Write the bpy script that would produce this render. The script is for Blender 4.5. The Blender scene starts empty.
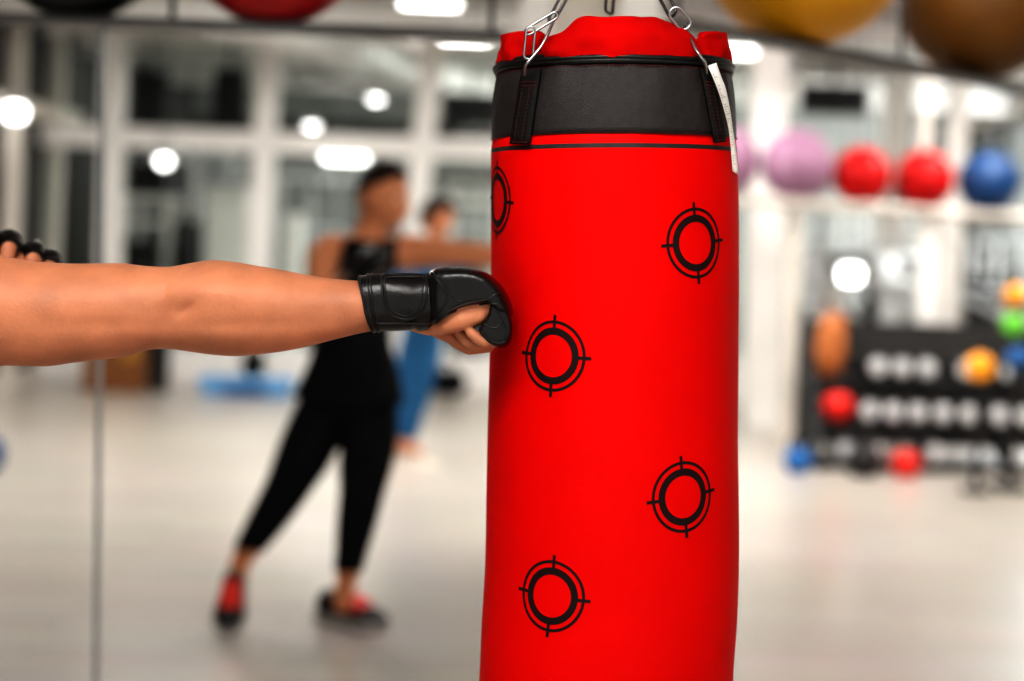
import bpy, bmesh, math, random
from mathutils import Vector, Matrix, noise
random.seed(7)
PI = math.pi
C = bpy.context.scene.collection
F = 1570.0
ROLL = math.radians(2.0)
CH = 1.51
R_ = Vector((math.cos(ROLL), 0, math.sin(ROLL)))
U_ = Vector((-math.sin(ROLL), 0, math.cos(ROLL)))
FW = Vector((0, 1, 0))
CAM = Vector((0, 0, CH))

def at(px, py, Y):
    return CAM + FW * Y + R_ * ((px - 512) / F * Y) - U_ * ((py - 225) / F * Y)

def loc3(x, y, d):                       # x along camera right, d depth, y down -> world
    return CAM + R_ * x + FW * d - U_ * y

def floor_at(px, py):
    drop = -(px - 512) * math.sin(ROLL) + (py - 225) * math.cos(ROLL)
    p = at(px, py, CH * F / drop)
    p.z = 0
    return p

# ------------------------------------------------------------------ materials
def mat(name, col, rough=0.5, metal=0.0, var=0.12, scale=30.0, bump=0.0, bscale=None, spec=0.5,
        emit=0.0, coat=0.0, sss=0.0, stretch=None):
    m = bpy.data.materials.new(name)
    m.use_nodes = True
    nt = m.node_tree
    b = nt.nodes['Principled BSDF']
    tc = nt.nodes.new('ShaderNodeTexCoord')
    n = nt.nodes.new('ShaderNodeTexNoise')
    n.inputs['Scale'].default_value = scale
    n.inputs['Detail'].default_value = 4
    src = tc.outputs['Object']
    if stretch:
        mp = nt.nodes.new('ShaderNodeMapping')
        mp.inputs['Scale'].default_value = stretch
        nt.links.new(src, mp.inputs['Vector'])
        src = mp.outputs['Vector']
    nt.links.new(src, n.inputs['Vector'])
    r = nt.nodes.new('ShaderNodeValToRGB')
    lo = [max(0, c * (1 - var)) for c in col]
    hi = [min(1, c * (1 + var)) for c in col]
    r.color_ramp.elements[0].position = 0.3
    r.color_ramp.elements[1].position = 0.7
    r.color_ramp.elements[0].color = (*lo, 1)
    r.color_ramp.elements[1].color = (*hi, 1)
    nt.links.new(n.outputs['Fac'], r.inputs['Fac'])
    nt.links.new(r.outputs['Color'], b.inputs['Base Color'])
    b.inputs['Roughness'].default_value = rough
    b.inputs['Metallic'].default_value = metal
    b.inputs['Specular IOR Level'].default_value = spec
    if coat:
        b.inputs['Coat Weight'].default_value = coat
        b.inputs['Coat Roughness'].default_value = 0.25
    if sss:
        b.inputs['Subsurface Weight'].default_value = sss
        b.inputs['Subsurface Radius'].default_value = (0.012, 0.005, 0.003)
        b.inputs['Subsurface Scale'].default_value = 1.0
    if emit:
        nt.links.new(r.outputs['Color'], b.inputs['Emission Color'])
        b.inputs['Emission Strength'].default_value = emit
    if bump:
        n2 = nt.nodes.new('ShaderNodeTexNoise')
        n2.inputs['Scale'].default_value = bscale or scale * 6
        n2.inputs['Detail'].default_value = 5
        nt.links.new(tc.outputs['Object'], n2.inputs['Vector'])
        bp = nt.nodes.new('ShaderNodeBump')
        bp.inputs['Strength'].default_value = bump
        bp.inputs['Distance'].default_value = 0.004
        nt.links.new(n2.outputs['Fac'], bp.inputs['Height'])
        nt.links.new(bp.outputs['Normal'], b.inputs['Normal'])
    return m

M = {}
M['red_vinyl'] = mat('red_vinyl', (0.70, 0.0010, 0.0004), 0.6, var=0.05, scale=6, bump=0.05, bscale=90, spec=0.10)
M['red_cloth'] = mat('red_cloth', (0.47, 0.0025, 0.002), 0.85, var=0.16, scale=14, bump=0.3, bscale=60, spec=0.06)
M['print'] = mat('black_print', (0.018, 0.008, 0.008), 0.6, var=0.2, spec=0.2)
M['nylon'] = mat('charcoal_nylon', (0.026, 0.020, 0.020), 0.5, var=0.25, scale=120, bump=0.35, bscale=700, spec=0.4)
M['web'] = mat('black_webbing', (0.010, 0.009, 0.009), 0.7, var=0.3, scale=200, bump=0.3, bscale=600, spec=0.25)
M['stitch'] = mat('red_thread', (0.13, 0.010, 0.008), 0.8)
M['steel'] = mat('steel', (0.42, 0.42, 0.43), 0.28, 1.0, var=0.1)
M['darksteel'] = mat('dark_steel', (0.07, 0.07, 0.07), 0.4, 0.8, var=0.2)
M['tag'] = mat('tag_cloth', (0.80, 0.77, 0.72), 0.8, var=0.06, scale=60)
M['tagprint'] = mat('tag_ink', (0.30, 0.28, 0.27), 0.8)
M['skin'] = mat('skin', (0.52, 0.210, 0.112), 0.50, var=0.16, scale=18, bump=0.16, bscale=260, spec=0.35, sss=0.12)
M['skin2'] = mat('skin_far', (0.60, 0.25, 0.125), 0.5, var=0.08, scale=12, spec=0.3)
M['leather'] = mat('black_leather', (0.007, 0.006, 0.006), 0.27, var=0.3, scale=60, bump=0.15, bscale=350, spec=0.42)
M['leather_pipe'] = mat('black_piping', (0.006, 0.006, 0.006), 0.42, spec=0.5)
M['black_cloth'] = mat('black_cloth', (0.010, 0.010, 0.011), 0.85, var=0.3, spec=0.1)
M['hair'] = mat('dark_hair', (0.022, 0.013, 0.010), 0.7, var=0.4, scale=80, spec=0.2)
M['denim'] = mat('blue_denim', (0.035, 0.13, 0.27), 0.8, var=0.25, scale=20, spec=0.1)
M['teal'] = mat('blue_shirt', (0.02, 0.11, 0.22), 0.8, var=0.2)
M['shoe_black'] = mat('shoe_black', (0.011, 0.011, 0.012), 0.6)
M['shoe_sole'] = mat('shoe_sole', (0.35, 0.33, 0.31), 0.7)
M['shoe_red'] = mat('shoe_red', (0.75, 0.03, 0.015), 0.5)
M['shoe_white'] = mat('shoe_white', (0.75, 0.68, 0.60), 0.6)
M['white'] = mat('white_paint', (0.86, 0.84, 0.81), 0.5, var=0.04, scale=3)
M['cream'] = mat('cream_paint', (0.66, 0.61, 0.55), 0.6, var=0.05, scale=3)
M['ceil'] = mat('ceiling_paint', (0.42, 0.42, 0.41), 0.9, var=0.06, scale=0.6)
M['ceil_hi'] = mat('white_duct', (0.70, 0.69, 0.67), 0.5, var=0.04)
M['wallgrey'] = mat('grey_wall', (0.30, 0.31, 0.30), 0.8, var=0.12, scale=1.2)
M['walldark'] = mat('dark_wall', (0.045, 0.043, 0.042), 0.7, var=0.25, scale=1.5)
M['blackplastic'] = mat('black_plastic', (0.012, 0.012, 0.013), 0.45, var=0.3)
M['greymetal'] = mat('grey_metal', (0.33, 0.34, 0.34), 0.4, 0.3, var=0.1)
M['silver'] = mat('silver_paint', (0.62, 0.63, 0.64), 0.35, 0.4, var=0.06)
M['chrome'] = mat('chrome', (0.82, 0.83, 0.85), 0.35, 0.15, var=0.04)
M['lamp'] = mat('lamp_diffuser', (1.0, 0.99, 0.96), 0.5, var=0.0, emit=5.0)
M['glass'] = None
M['wood'] = mat('brown_board', (0.20, 0.075, 0.02), 0.55, var=0.3, scale=6, stretch=(1, 1, 12))
M['ply'] = mat('yellow_ply', (0.40, 0.20, 0.03), 0.6, var=0.2, scale=6)
M['maroon'] = mat('maroon_board', (0.065, 0.014, 0.009), 0.6, var=0.2)
M['step'] = mat('blue_step', (0.16, 0.38, 0.66), 0.6, var=0.08)
M['ball_black'] = mat('ball_black', (0.006, 0.006, 0.006), 0.5)
M['ball_red'] = mat('ball_red', (0.42, 0.003, 0.004), 0.5, var=0.05, spec=0.25)
M['ball_dred'] = mat('ball_dark_red', (0.42, 0.006, 0.008), 0.45, var=0.05)
M['ball_yellow'] = mat('ball_yellow', (0.70, 0.33, 0.006), 0.45, var=0.06, scale=4)
M['ball_brown'] = mat('ball_brown', (0.13, 0.05, 0.002), 0.6, var=0.15, scale=4)
M['ball_pink'] = mat('ball_pink', (0.31, 0.165, 0.25), 0.6, var=0.06, scale=4)
M['ball_blue'] = mat('ball_blue', (0.002, 0.042, 0.14), 0.5, var=0.1)
M['orange'] = mat('orange_vinyl_glow', (1.0, 0.36, 0.01), 0.45, emit=0.25)  # faint glow put into the orange to brighten the balls
M['green'] = mat('green_vinyl_glow', (0.20, 0.75, 0.06), 0.45, emit=0.2)  # slight emission added so the green ball looks better lit
M['blue'] = mat('blue_vinyl', (0.01, 0.14, 0.42), 0.5)
M['red'] = mat('red_plastic', (0.85, 0.02, 0.012), 0.45)
M['tan'] = mat('tan_leather', (0.50, 0.17, 0.05), 0.6, var=0.3)

def glass_mat():
    m = bpy.data.materials.new('pane_glass')
    m.use_nodes = True
    nt = m.node_tree
    nt.nodes.remove(nt.nodes['Principled BSDF'])
    t = nt.nodes.new('ShaderNodeBsdfTransparent')
    t.inputs['Color'].default_value = (0.90, 0.94, 0.92, 1)
    g = nt.nodes.new('ShaderNodeBsdfGlossy')
    g.inputs['Roughness'].default_value = 0.05
    fr = nt.nodes.new('ShaderNodeFresnel')
    fr.inputs['IOR'].default_value = 1.25
    mx = nt.nodes.new('ShaderNodeMixShader')
    nt.links.new(fr.outputs[0], mx.inputs[0])
    nt.links.new(t.outputs[0], mx.inputs[1])
    nt.links.new(g.outputs[0], mx.inputs[2])
    nt.links.new(mx.outputs[0], nt.nodes['Material Output'].inputs['Surface'])
    return m
M['glass'] = glass_mat()

def floor_mat():
    m = bpy.data.materials.new('gym_floor')
    m.use_nodes = True
    nt = m.node_tree
    b = nt.nodes['Principled BSDF']
    tc = nt.nodes.new('ShaderNodeTexCoord')
    br = nt.nodes.new('ShaderNodeTexBrick')
    br.inputs['Scale'].default_value = 1.0
    br.inputs['Brick Width'].default_value = 1.6
    br.inputs['Row Height'].default_value = 0.16
    br.inputs['Mortar Size'].default_value = 0.004
    br.inputs['Color1'].default_value = (0.49, 0.435, 0.375, 1)
    br.inputs['Color2'].default_value = (0.43, 0.375, 0.315, 1)
    br.inputs['Mortar'].default_value = (0.30, 0.26, 0.22, 1)
    nt.links.new(tc.outputs['Object'], br.inputs['Vector'])
    n = nt.nodes.new('ShaderNodeTexNoise')
    mp = nt.nodes.new('ShaderNodeMapping')
    mp.inputs['Scale'].default_value = (1.0, 9.0, 1.0)
    nt.links.new(tc.outputs['Object'], mp.inputs['Vector'])
    nt.links.new(mp.outputs['Vector'], n.inputs['Vector'])
    n.inputs['Scale'].default_value = 1.3
    n.inputs['Detail'].default_value = 5
    mx = nt.nodes.new('ShaderNodeMix')
    mx.data_type = 'RGBA'
    mx.blend_type = 'MULTIPLY'
    mx.inputs['Factor'].default_value = 0.35
    nt.links.new(br.outputs['Color'], mx.inputs['A'])
    nt.links.new(n.outputs['Color'], mx.inputs['B'])
    rr = nt.nodes.new('ShaderNodeHueSaturation')
    rr.inputs['Saturation'].default_value = 0.75
    rr.inputs['Value'].default_value = 1.15
    nt.links.new(mx.outputs['Result'], rr.inputs['Color'])
    nt.links.new(rr.outputs['Color'], b.inputs['Base Color'])
    b.inputs['Roughness'].default_value = 0.28
    b.inputs['Specular IOR Level'].default_value = 0.55
    return m
M['floor'] = floor_mat()

# ------------------------------------------------------------------ mesh helpers
def bx(bm, c, s, rz=0.0, mi=0, bev=0.0, rot=None):
    r = bmesh.ops.create_cube(bm, size=1.0)
    vs = r['verts']
    bmesh.ops.scale(bm, vec=Vector(s), verts=vs)
    if bev > 0:
        es = list({e for v in vs for e in v.link_edges})
        rb = bmesh.ops.bevel(bm, geom=es, offset=min(bev, min(s) * 0.45), segments=2, affect='EDGES', profile=0.5)
        vs = list({v for f in rb['faces'] for v in f.verts} | {v for v in vs if v.is_valid})
        seen, st = set(vs), list(vs)
        while st:
            v = st.pop()
            for e in v.link_edges:
                o = e.other_vert(v)
                if o not in seen:
                    seen.add(o); st.append(o)
        vs = list(seen)
    mt = Matrix.Translation(Vector(c)) @ (rot.to_4x4() if rot is not None else Matrix.Rotation(rz, 4, 'Z'))
    bmesh.ops.transform(bm, matrix=mt, verts=vs)
    for f in {f for v in vs for f in v.link_faces}:
        f.material_index = mi
    return vs

def ringface(bm, rings, closed=True, cap=True, mi=0, loop=False):
    V = [[bm.verts.new(p) for p in r] for r in rings]
    n = len(V[0])
    fs = []
    nr = len(V)
    for i in range(nr if loop else nr - 1):
        a, b = V[i], V[(i + 1) % nr]
        for j in range(n if closed else n - 1):
            k = (j + 1) % n
            try:
                f = bm.faces.new((a[j], a[k], b[k], b[j])); f.material_index = mi; f.smooth = True; fs.append(f)
            except ValueError:
                pass
    if cap and closed and not loop:
        for r in (V[0][::-1], V[-1]):
            try:
                f = bm.faces.new(r); f.material_index = mi
            except ValueError:
                pass
    return V

def tube(bm, pts, r, seg=10, mi=0, loop=False):
    pts = [Vector(p) for p in pts]
    n = len(pts)
    rings = []
    prev = None
    for i, p in enumerate(pts):
        if loop:
            t = pts[(i + 1) % n] - pts[i - 1]
        else:
            t = pts[min(i + 1, n - 1)] - pts[max(i - 1, 0)]
        t = t.normalized() if t.length > 1e-9 else Vector((0, 0, 1))
        if prev is None:
            a = Vector((0, 0, 1)) if abs(t.z) < 0.9 else Vector((1, 0, 0))
            e1 = t.cross(a).normalized()
        else:
            e1 = prev - t * prev.dot(t)
            e1 = e1.normalized() if e1.length > 1e-6 else t.orthogonal().normalized()
        prev = e1
        e2 = t.cross(e1)
        rr = r[i] if isinstance(r, (list, tuple)) else r
        rings.append([p + (e1 * math.cos(2 * PI * k / seg) + e2 * math.sin(2 * PI * k / seg)) * rr for k in range(seg)])
    ringface(bm, rings, mi=mi, loop=loop)

def lathe(bm, prof, c=(0, 0, 0), seg=32, axis='Z', mi=0, rot=None):
    c = Vector(c)
    rings = []
    for r, h in prof:
        ring = []
        for k in range(seg):
            a = 2 * PI * k / seg
            if axis == 'Z': p = Vector((r * math.cos(a), r * math.sin(a), h))
            elif axis == 'X': p = Vector((h, r * math.cos(a), r * math.sin(a)))
            else: p = Vector((r * math.sin(a), h, r * math.cos(a)))
            if rot is not None: p = rot @ p
            ring.append(c + p)
        rings.append(ring)
    ringface(bm, rings, mi=mi)

def prism(bm, pts, vec, mi=0):
    a = [Vector(p) for p in pts]
    b = [p + Vector(vec) for p in a]
    ringface(bm, [a, b], mi=mi)

def link(name, me, parent=None):
    o = bpy.data.objects.new(name, me)
    C.objects.link(o)
    if parent is not None:
        o.parent = parent
    return o

def obj(name, bm, mats, parent=None, smooth=None, inv=True):
    """link a bmesh as one object; world coords are turned into the parent's frame"""
    bmesh.ops.recalc_face_normals(bm, faces=bm.faces)
    me = bpy.data.meshes.new(name)
    if parent is not None and inv:
        mw = Matrix.LocRotScale(parent.location, parent.rotation_euler, parent.scale).inverted()
        par = parent.parent
        while par is not None:
            mw = mw @ Matrix.LocRotScale(par.location, par.rotation_euler, par.scale).inverted()
            par = par.parent
        bm.transform(mw)
    bm.to_mesh(me)
    bm.free()
    for m in (mats if isinstance(mats, (list, tuple)) else [mats]):
        me.materials.append(m)
    if smooth:
        me.polygons.foreach_set('use_smooth', [True] * len(me.polygons))
        me.set_sharp_from_angle(angle=math.radians(smooth if smooth is not True else 40))
    return link(name, me, parent)

def thing(name, label, cat, loc=(0, 0, 0), rz=0.0, group=None):
    o = bpy.data.objects.new(name, None)
    C.objects.link(o)
    o.location = loc
    o.rotation_euler = (0, 0, rz)
    o.empty_display_size = 0.05
    return tag(o, label, cat, group)

def tag(o, label=None, cat=None, group=None):
    if label: o['label'] = label
    if cat: o['category'] = cat
    if group: o['group'] = group
    return o

def struct(name, bm, m, parent=None, smooth=None):
    o = obj(name, bm, m, parent, smooth)
    if parent is None:
        o['kind'] = 'structure'
    return o

def dup(root, loc, rz=None, label=None, group=None, scale=None):
    r = root.copy(); C.objects.link(r)
    r.location = loc
    if rz is not None: r.rotation_euler = (0, 0, rz)
    if scale: r.scale = (scale,) * 3
    if label: r['label'] = label
    if group: r['group'] = group
    for ch in list(root.children):
        c = ch.copy(); C.objects.link(c); c.parent = r
        for g in list(ch.children):
            d = g.copy(); C.objects.link(d); d.parent = c
    return r

def NB():
    return bmesh.new()

def smooth_path(pts, n=8, closed=False):
    pts = [Vector(p) for p in pts]
    out = []
    m = len(pts)
    for i in range(m if closed else m - 1):
        p1, p2 = pts[i], pts[(i + 1) % m]
        p0 = pts[i - 1] if (closed or i > 0) else p1 * 2 - p2
        p3 = pts[(i + 2) % m] if (closed or i + 2 < m) else p2 * 2 - p1
        for k in range(n):
            t = k / n
            out.append(0.5 * ((2 * p1) + (p2 - p0) * t + (2 * p0 - 5 * p1 + 4 * p2 - p3) * t * t + (3 * p1 - p0 - 3 * p2 + p3) * t ** 3))
    if not closed:
        out.append(pts[-1])
    return out

def interp(tab, x, col=1):
    if x <= tab[0][0]: return tab[0][col]
    for a, b in zip(tab, tab[1:]):
        if x <= b[0]:
            t = (x - a[0]) / (b[0] - a[0])
            return a[col] + (b[col] - a[col]) * t
    return tab[-1][col]

def smooth_table(tab, n=6):
    pts = [Vector((r + (0,) * (3 - len(r)))[:3]) if len(r) <= 3 else Vector(r) for r in tab]
    return [tuple(p) for p in smooth_path(pts, n)]

def bake(ob, mods):
    """apply modifiers set up by mods(ob) and return the plain mesh"""
    mods(ob)
    dg = bpy.context.evaluated_depsgraph_get()
    dg.update()
    me = bpy.data.meshes.new_from_object(ob.evaluated_get(dg))
    return me

# =====================================================================================
# SETTING
# =====================================================================================
H = 3.2
XL, XR, YB, YN = -4.25, 5.8, 20.6, -2.5
bm = NB(); bx(bm, ((XL + XR) / 2, (YN + YB) / 2, -0.05), (XR - XL + 0.4, YB - YN + 0.4, 0.1))
struct('floor', bm, M['floor'])
bm = NB(); bx(bm, ((XL + XR) / 2, (YN + YB) / 2, H + 0.05), (XR - XL + 0.4, YB - YN + 0.4, 0.1))
struct('ceiling', bm, M['ceil'])
# ceiling beams and ducts
for i, y in enumerate((12.2, 15.2, 18.2)):
    bm = NB(); bx(bm, ((XL + XR) / 2, y, H - 0.09), (XR - XL, 0.28, 0.18), bev=0.02)
    struct('trim_%d' % (i + 10), bm, M['ceil_hi'])
bm = NB(); bx(bm, (-1.25, 15.5, H - 0.16), (0.55, 7.0, 0.26), rz=math.radians(-16), bev=0.03)
struct('trim_14', bm, M['ceil_hi'])
# back wall of the far hall: grey with a dark upper band
bm = NB(); bx(bm, ((XL + XR) / 2, YB + 0.1, 1.25), (XR - XL + 0.4, 0.2, 2.5)); struct('wall_back', bm, M['wallgrey'])
bm = NB(); bx(bm, ((XL + XR) / 2 - 0.9, YB - 0.02, 2.62), (XR - XL - 1.8, 0.1, 0.34)); struct('trim_15', bm, M['walldark'])
bm = NB(); bx(bm, ((XL + XR) / 2, YB + 0.1, 2.85), (XR - XL + 0.4, 0.2, 0.7)); struct('wall_back_upper', bm, M['wallgrey'])
# wall with the daylight windows
bm = NB()
Y0, Y1 = 14.6, 20.3
WZ0, WZ1 = 0.78, 2.95
bx(bm, (XR + 0.1, (YN + Y0) / 2, H / 2), (0.2, Y0 - YN, H))
bx(bm, (XR + 0.1, (Y0 + YB) / 2, WZ0 / 2), (0.2, YB - Y0, WZ0))
bx(bm, (XR + 0.1, (Y0 + YB) / 2, (WZ1 + H) / 2), (0.2, YB - Y0, H - WZ1))
bx(bm, (XR + 0.1, (Y1 + YB) / 2 + 0.05, H / 2), (0.2, YB - Y1 + 0.1, H))
struct('wall_right', bm, M['cream'])
bm = NB()
for y in (Y0, 16.0, 17.45, 18.9, Y1):
    bx(bm, (XR + 0.05, y, (WZ0 + WZ1) / 2), (0.05, 0.05, WZ1 - WZ0))
for z in (WZ0, WZ1, 2.2):
    bx(bm, (XR + 0.05, (Y0 + Y1) / 2, z), (0.05, Y1 - Y0, 0.05))
w1 = struct('window_1', bm, M['darksteel'])
bm = NB(); bm.faces.new([bm.verts.new((XR + 0.08, y, z)) for y, z in ((Y0, WZ0), (Y1, WZ0), (Y1, WZ1), (Y0, WZ1))])
obj('pane', bm, M['glass'], w1)
# long side wall: low white parapet, white posts, dark panels
bm = NB(); bx(bm, (XL - 0.1, (YN + YB) / 2, H / 2), (0.2, YB - YN + 0.2, H)); struct('wall_left', bm, M['walldark'])
bm = NB()
bx(bm, (XL + 0.05, 9.5, 0.05), (0.1, 16, 0.10))
bx(bm, (XL + 0.04, 9.5, 0.42), (0.08, 16, 0.10))
struct('baseboard_left', bm, M['cream'])
bm = NB()
for y in (8.6, 10.6, 11.9, 13.1, 14.3):
    bx(bm, (XL + 0.07, y, 1.6), (0.12, 0.14, H), bev=0.01)
bx(bm, (XL + 0.07, 10.5, 2.36), (0.13, 9.0, 0.15), bev=0.01)
struct('window_2', bm, M['cream'])
bm = NB()
for y in (9.6, 11.25, 12.5, 13.7):
    bx(bm, (XL + 0.03, y, 0.26), (0.04, 0.9, 0.22))
struct('trim_16', bm, M['maroon'])

# glazed partition: posts, transom, panes
YP = 14.1
bm = NB()
def leanpost(bm, px0, py0, px1, py1, Y, w, d=0.12, mi=0):
    a, b = at(px0, py0, Y), at(px1, py1, Y)
    dr = (b - a).normalized()
    top = a + dr * ((H - a.z) / dr.z)
    bot = a + dr * ((0 - a.z) / dr.z)
    ring = lambda p: [p + Vector(v) for v in ((-w / 2, -d / 2, 0), (w / 2, -d / 2, 0), (w / 2, d / 2, 0), (-w / 2, d / 2, 0))]
    ringface(bm, [ring(bot), ring(top)], mi=mi)
    for f in bm.faces: f.smooth = False
for (a, b) in (((270, 30), (256, 330)), ((434, 30), (418, 200)), ((112, 150), (108, 330)), ((545, 30), (533, 300)), ((668, 30), (656, 300))):
    leanpost(bm, *a, *b, YP, 0.20)
pL, pR = at(100, 143, YP), at(775, 150, YP)
zt = (pL.z + at(430, 141, YP).z) / 2
bx(bm, ((XL + 2.4) / 2, YP, zt), (2.4 - XL, 0.14, 0.19), bev=0.01)
bx(bm, ((XL + 2.4) / 2, YP, H - 0.06), (2.4 - XL, 0.14, 0.12))
bx(bm, ((XL + 2.4) / 2, YP, 0.16), (2.4 - XL, 0.12, 0.32), bev=0.01)
w3 = struct('window_3', bm, M['white'])
bm = NB(); bm.faces.new([bm.verts.new((x, YP + 0.02, z)) for x, z in ((XL, 0.25), (2.4, 0.25), (2.4, 3.15), (XL, 3.15))])
obj('pane', bm, M['glass'], w3)
# white pillars
def pillar(name, px0, py0, px1, py1, Y, w, m):
    bm = NB(); leanpost(bm, px0, py0, px1, py1, Y, w, w)
    struct(name, bm, m)
pillar('trim_1', 103, 70, 96, 660, 3.95, 0.012, M['greymetal'])       # slim post standing in for the mirror seam
pillar('trim_2', 768, 60, 762, 400, 12.4, 0.26, M['white'])
pillar('trim_3', 897, 120, 893, 190, 15.0, 0.24, M['white'])
pillar('trim_4', 952, 200, 946, 300, 13.0, 0.16, M['white'])
pillar('trim_5', 536, 5, 530, 200, 6.6, 0.13, M['white'])
pillar('trim_6', 583, 5, 580, 200, 7.2, 0.30, M['cream'])
pillar('trim_7', 640, 5, 637, 200, 6.6, 0.16, M['white'])
pillar('trim_8', 927, 70, 925, 150, 11.6, 0.055, M['cream'])

# =====================================================================================
# PUNCHING BAG
# =====================================================================================
YBAG = 2.05
BT = [(30, 503, 724), (52, 500, 727), (75, 497.5, 729.5), (100, 495, 732), (140, 492, 734.5), (152, 490.5, 736), (200, 491, 738), (280, 490.5, 738.5), (350, 489, 737.5),
      (430, 487.5, 737), (500, 486.5, 738), (560, 485, 738), (620, 481.5, 736), (660, 480, 733), (700, 478.5, 731.5), (800, 477, 731), (1000, 476, 730), (1180, 478, 728)]
BTS = smooth_table(BT, 6)
def bag_c(h):
    py = h / YBAG * F + 225
    l, r = interp(BTS, py, 1), interp(BTS, py, 2)
    return ((l + r) / 2 - 512) / F * YBAG, (r - l) / 2 / F * YBAG * 0.997
def bag_pt(phi, h, off=0.0):
    c, r = bag_c(h)
    return loc3(c + (r + off) * math.sin(phi), h, YBAG - (r + off) * math.cos(phi))
def bag_hit(px, py):
    a, b = (px - 512) / F, (py - 225) / F
    Y = YBAG - 0.15
    for _ in range(12):
        h = b * Y
        c, r = bag_c(h)
        A = a * a + 1; B = -2 * (a * c + YBAG); Cc = c * c + YBAG ** 2 - r * r
        D = B * B - 4 * A * Cc
        Y = (-B - math.sqrt(max(D, 0))) / (2 * A)
    h = b * Y
    c, r = bag_c(h)
    return math.atan2(a * Y - c, YBAG - Y), h
def hh(py):
    return bag_hit(612, py)[1]

bag = thing('punching_bag', 'red hanging punching bag printed with black crosshair targets, charcoal band at top', 'punching bag',
            loc3(bag_c(0.8)[0], 0.85, YBAG))
SEG = 120
def bag_ring(h, off=0.0):
    return [bag_pt(2 * PI * k / SEG, h, off) for k in range(SEG)]
h_zip, h_band0, h_band1, h_l0, h_l1 = hh(57), hh(64), hh(133.5), hh(143), hh(147.5)
hbot = (1180 - 225) / F * YBAG
levels = [h_zip - 0.005, h_band0, h_band1 - 0.006, h_band1, h_l0, h_l1] + [h_l1 + (hbot - h_l1) * k / 60 for k in range(1, 61)]
bm = NB()
rings = []
def wob(phi, h):                       # soft dents in the filling, and the dent under the fist
    w = 0.0022 * noise.noise(Vector((math.cos(phi) * 2.2, math.sin(phi) * 2.2, h * 4.0)))
    return w
PH, HH = bag_hit(506, 318)
def dent(phi, h):
    d = ((phi - PH) * 0.16) ** 2 + (h - HH) ** 2
    return -0.010 * math.exp(-d / (2 * 0.035 ** 2))
for h in levels:
    rings.append([bag_pt(2 * PI * k / SEG, h, (-0.005 if h < h_band1 - 0.004 else 0) + wob(2 * PI * k / SEG, h) + dent(((2 * PI * k / SEG + PI) % (2 * PI)) - PI, h)) for k in range(SEG)])
V = ringface(bm, rings)
for f in bm.faces:
    hs = [(CAM - v.co).dot(U_) for v in f.verts]
    hm = sum(hs) / len(hs)
    if h_l0 < hm < h_l1: f.material_index = 1
    if len(f.verts) > 4: f.material_index = 1
# printed crosshair targets
def arc_strip(bm, phi0, h0, r0, r1, a0, a1, n, rot, off=0.0007):
    prev = None
    _, R0 = bag_c(h0)
    for i in range(n + 1):
        a = a0 + (a1 - a0) * i / n + rot
        row = []
        for r in (r0, r1):
            u, v = r * math.cos(a), r * math.sin(a)
            ph, h = phi0 + u / R0, h0 + v
            row.append(bm.verts.new(bag_pt(ph, h, off + wob(ph, h) + dent(ph, h))))
        if prev:
            f = bm.faces.new((prev[0], prev[1], row[1], row[0])); f.material_index = 2; f.smooth = True
        prev = row
def tick(bm, phi0, h0, ang, r0, r1, w, off=0.0010):
    _, R0 = bag_c(h0)
    q = []
    n = 4
    rows = []
    for i in range(n + 1):
        r = r0 + (r1 - r0) * i / n
        row = []
        for s in (-w, w):
            u = r * math.cos(ang) - s * math.sin(ang); v = r * math.sin(ang) + s * math.cos(ang)
            ph, h = phi0 + u / R0, h0 + v
            row.append(bm.verts.new(bag_pt(ph, h, off + wob(ph, h) + dent(ph, h))))
        rows.append(row)
    for a, b in zip(rows, rows[1:]):
        f = bm.faces.new((a[0], a[1], b[1], b[0])); f.material_index = 2
def target(px, py, rot, R=0.0425, phi=None, h=None):
    if phi is None: phi, h = bag_hit(px, py)
    arc_strip(bm, phi, h, R * 0.935, R * 1.02, 0, 2 * PI, 64, 0)
    arc_strip(bm, phi, h, R * 0.61, R * 0.815, 0, 2 * PI, 64, 0)
    for k in range(4):
        tick(bm, phi, h, rot + k * PI / 2, R * 0.70, R * 1.18, R * 0.046)
target(696, 243, math.radians(-4))
target(552.5, 356, math.radians(2))
target(684, 497, math.radians(-5))
target(551.5, 596, math.radians(3))
ph_e, h_e = bag_hit(499, 200)
target(0, 0, math.radians(5), phi=ph_e - 0.05, h=h_e)
for ph in (2.2, 3.2, 4.1):
    for k in range(2):
        target(0, 0, 0, phi=ph, h=h_e + 0.10 + 0.22 * k + 0.05 * (ph % 1))
bmesh.ops.remove_doubles(bm, verts=bm.verts, dist=1e-6)
obj('body', bm, [M['red_vinyl'], M['nylon'], M['print']], bag)

# charcoal band
bm = NB()
n = 10
prof = [h_band0 - 0.002 + (h_band1 - h_band0 + 0.002) * k / n for k in range(n + 1)]
def wrinkle(phi, t):
    return 0.0030 * noise.noise(Vector((phi * 6 + t, t * 1.8, 3.1))) * (1 - t * 0.7) + 0.0022 * noise.noise(Vector((phi * 25, t * 2, 7.7))) * (1 - t) ** 2
outer = []
for i, h in enumerate(prof):
    t = i / n
    outer.append([bag_pt(2 * PI * k / SEG, h, 0.0012 + 0.0018 * math.sin(PI * t) + wrinkle(2 * PI * k / SEG, t)) for k in range(SEG)])
ringface(bm, [bag_ring(prof[0], -0.002)] + outer + [bag_ring(prof[-1] , -0.002)], cap=False)
band = obj('top_band', bm, M['nylon'], bag)
bm = NB()
for hz, off in ((h_band0 + 0.0015, 0.0022), (h_band1 - 0.001, 0.0020)):
    bm = NB()
    for k in range(0, 200):
        a0 = 2 * PI * k / 200
        tube(bm, [bag_pt(a0, hz, off + 0.0006), bag_pt(a0 + 0.02, hz, off + 0.0006)], 0.0005, 4)
    obj('stitching', bm, M['stitch'], band)
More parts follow.
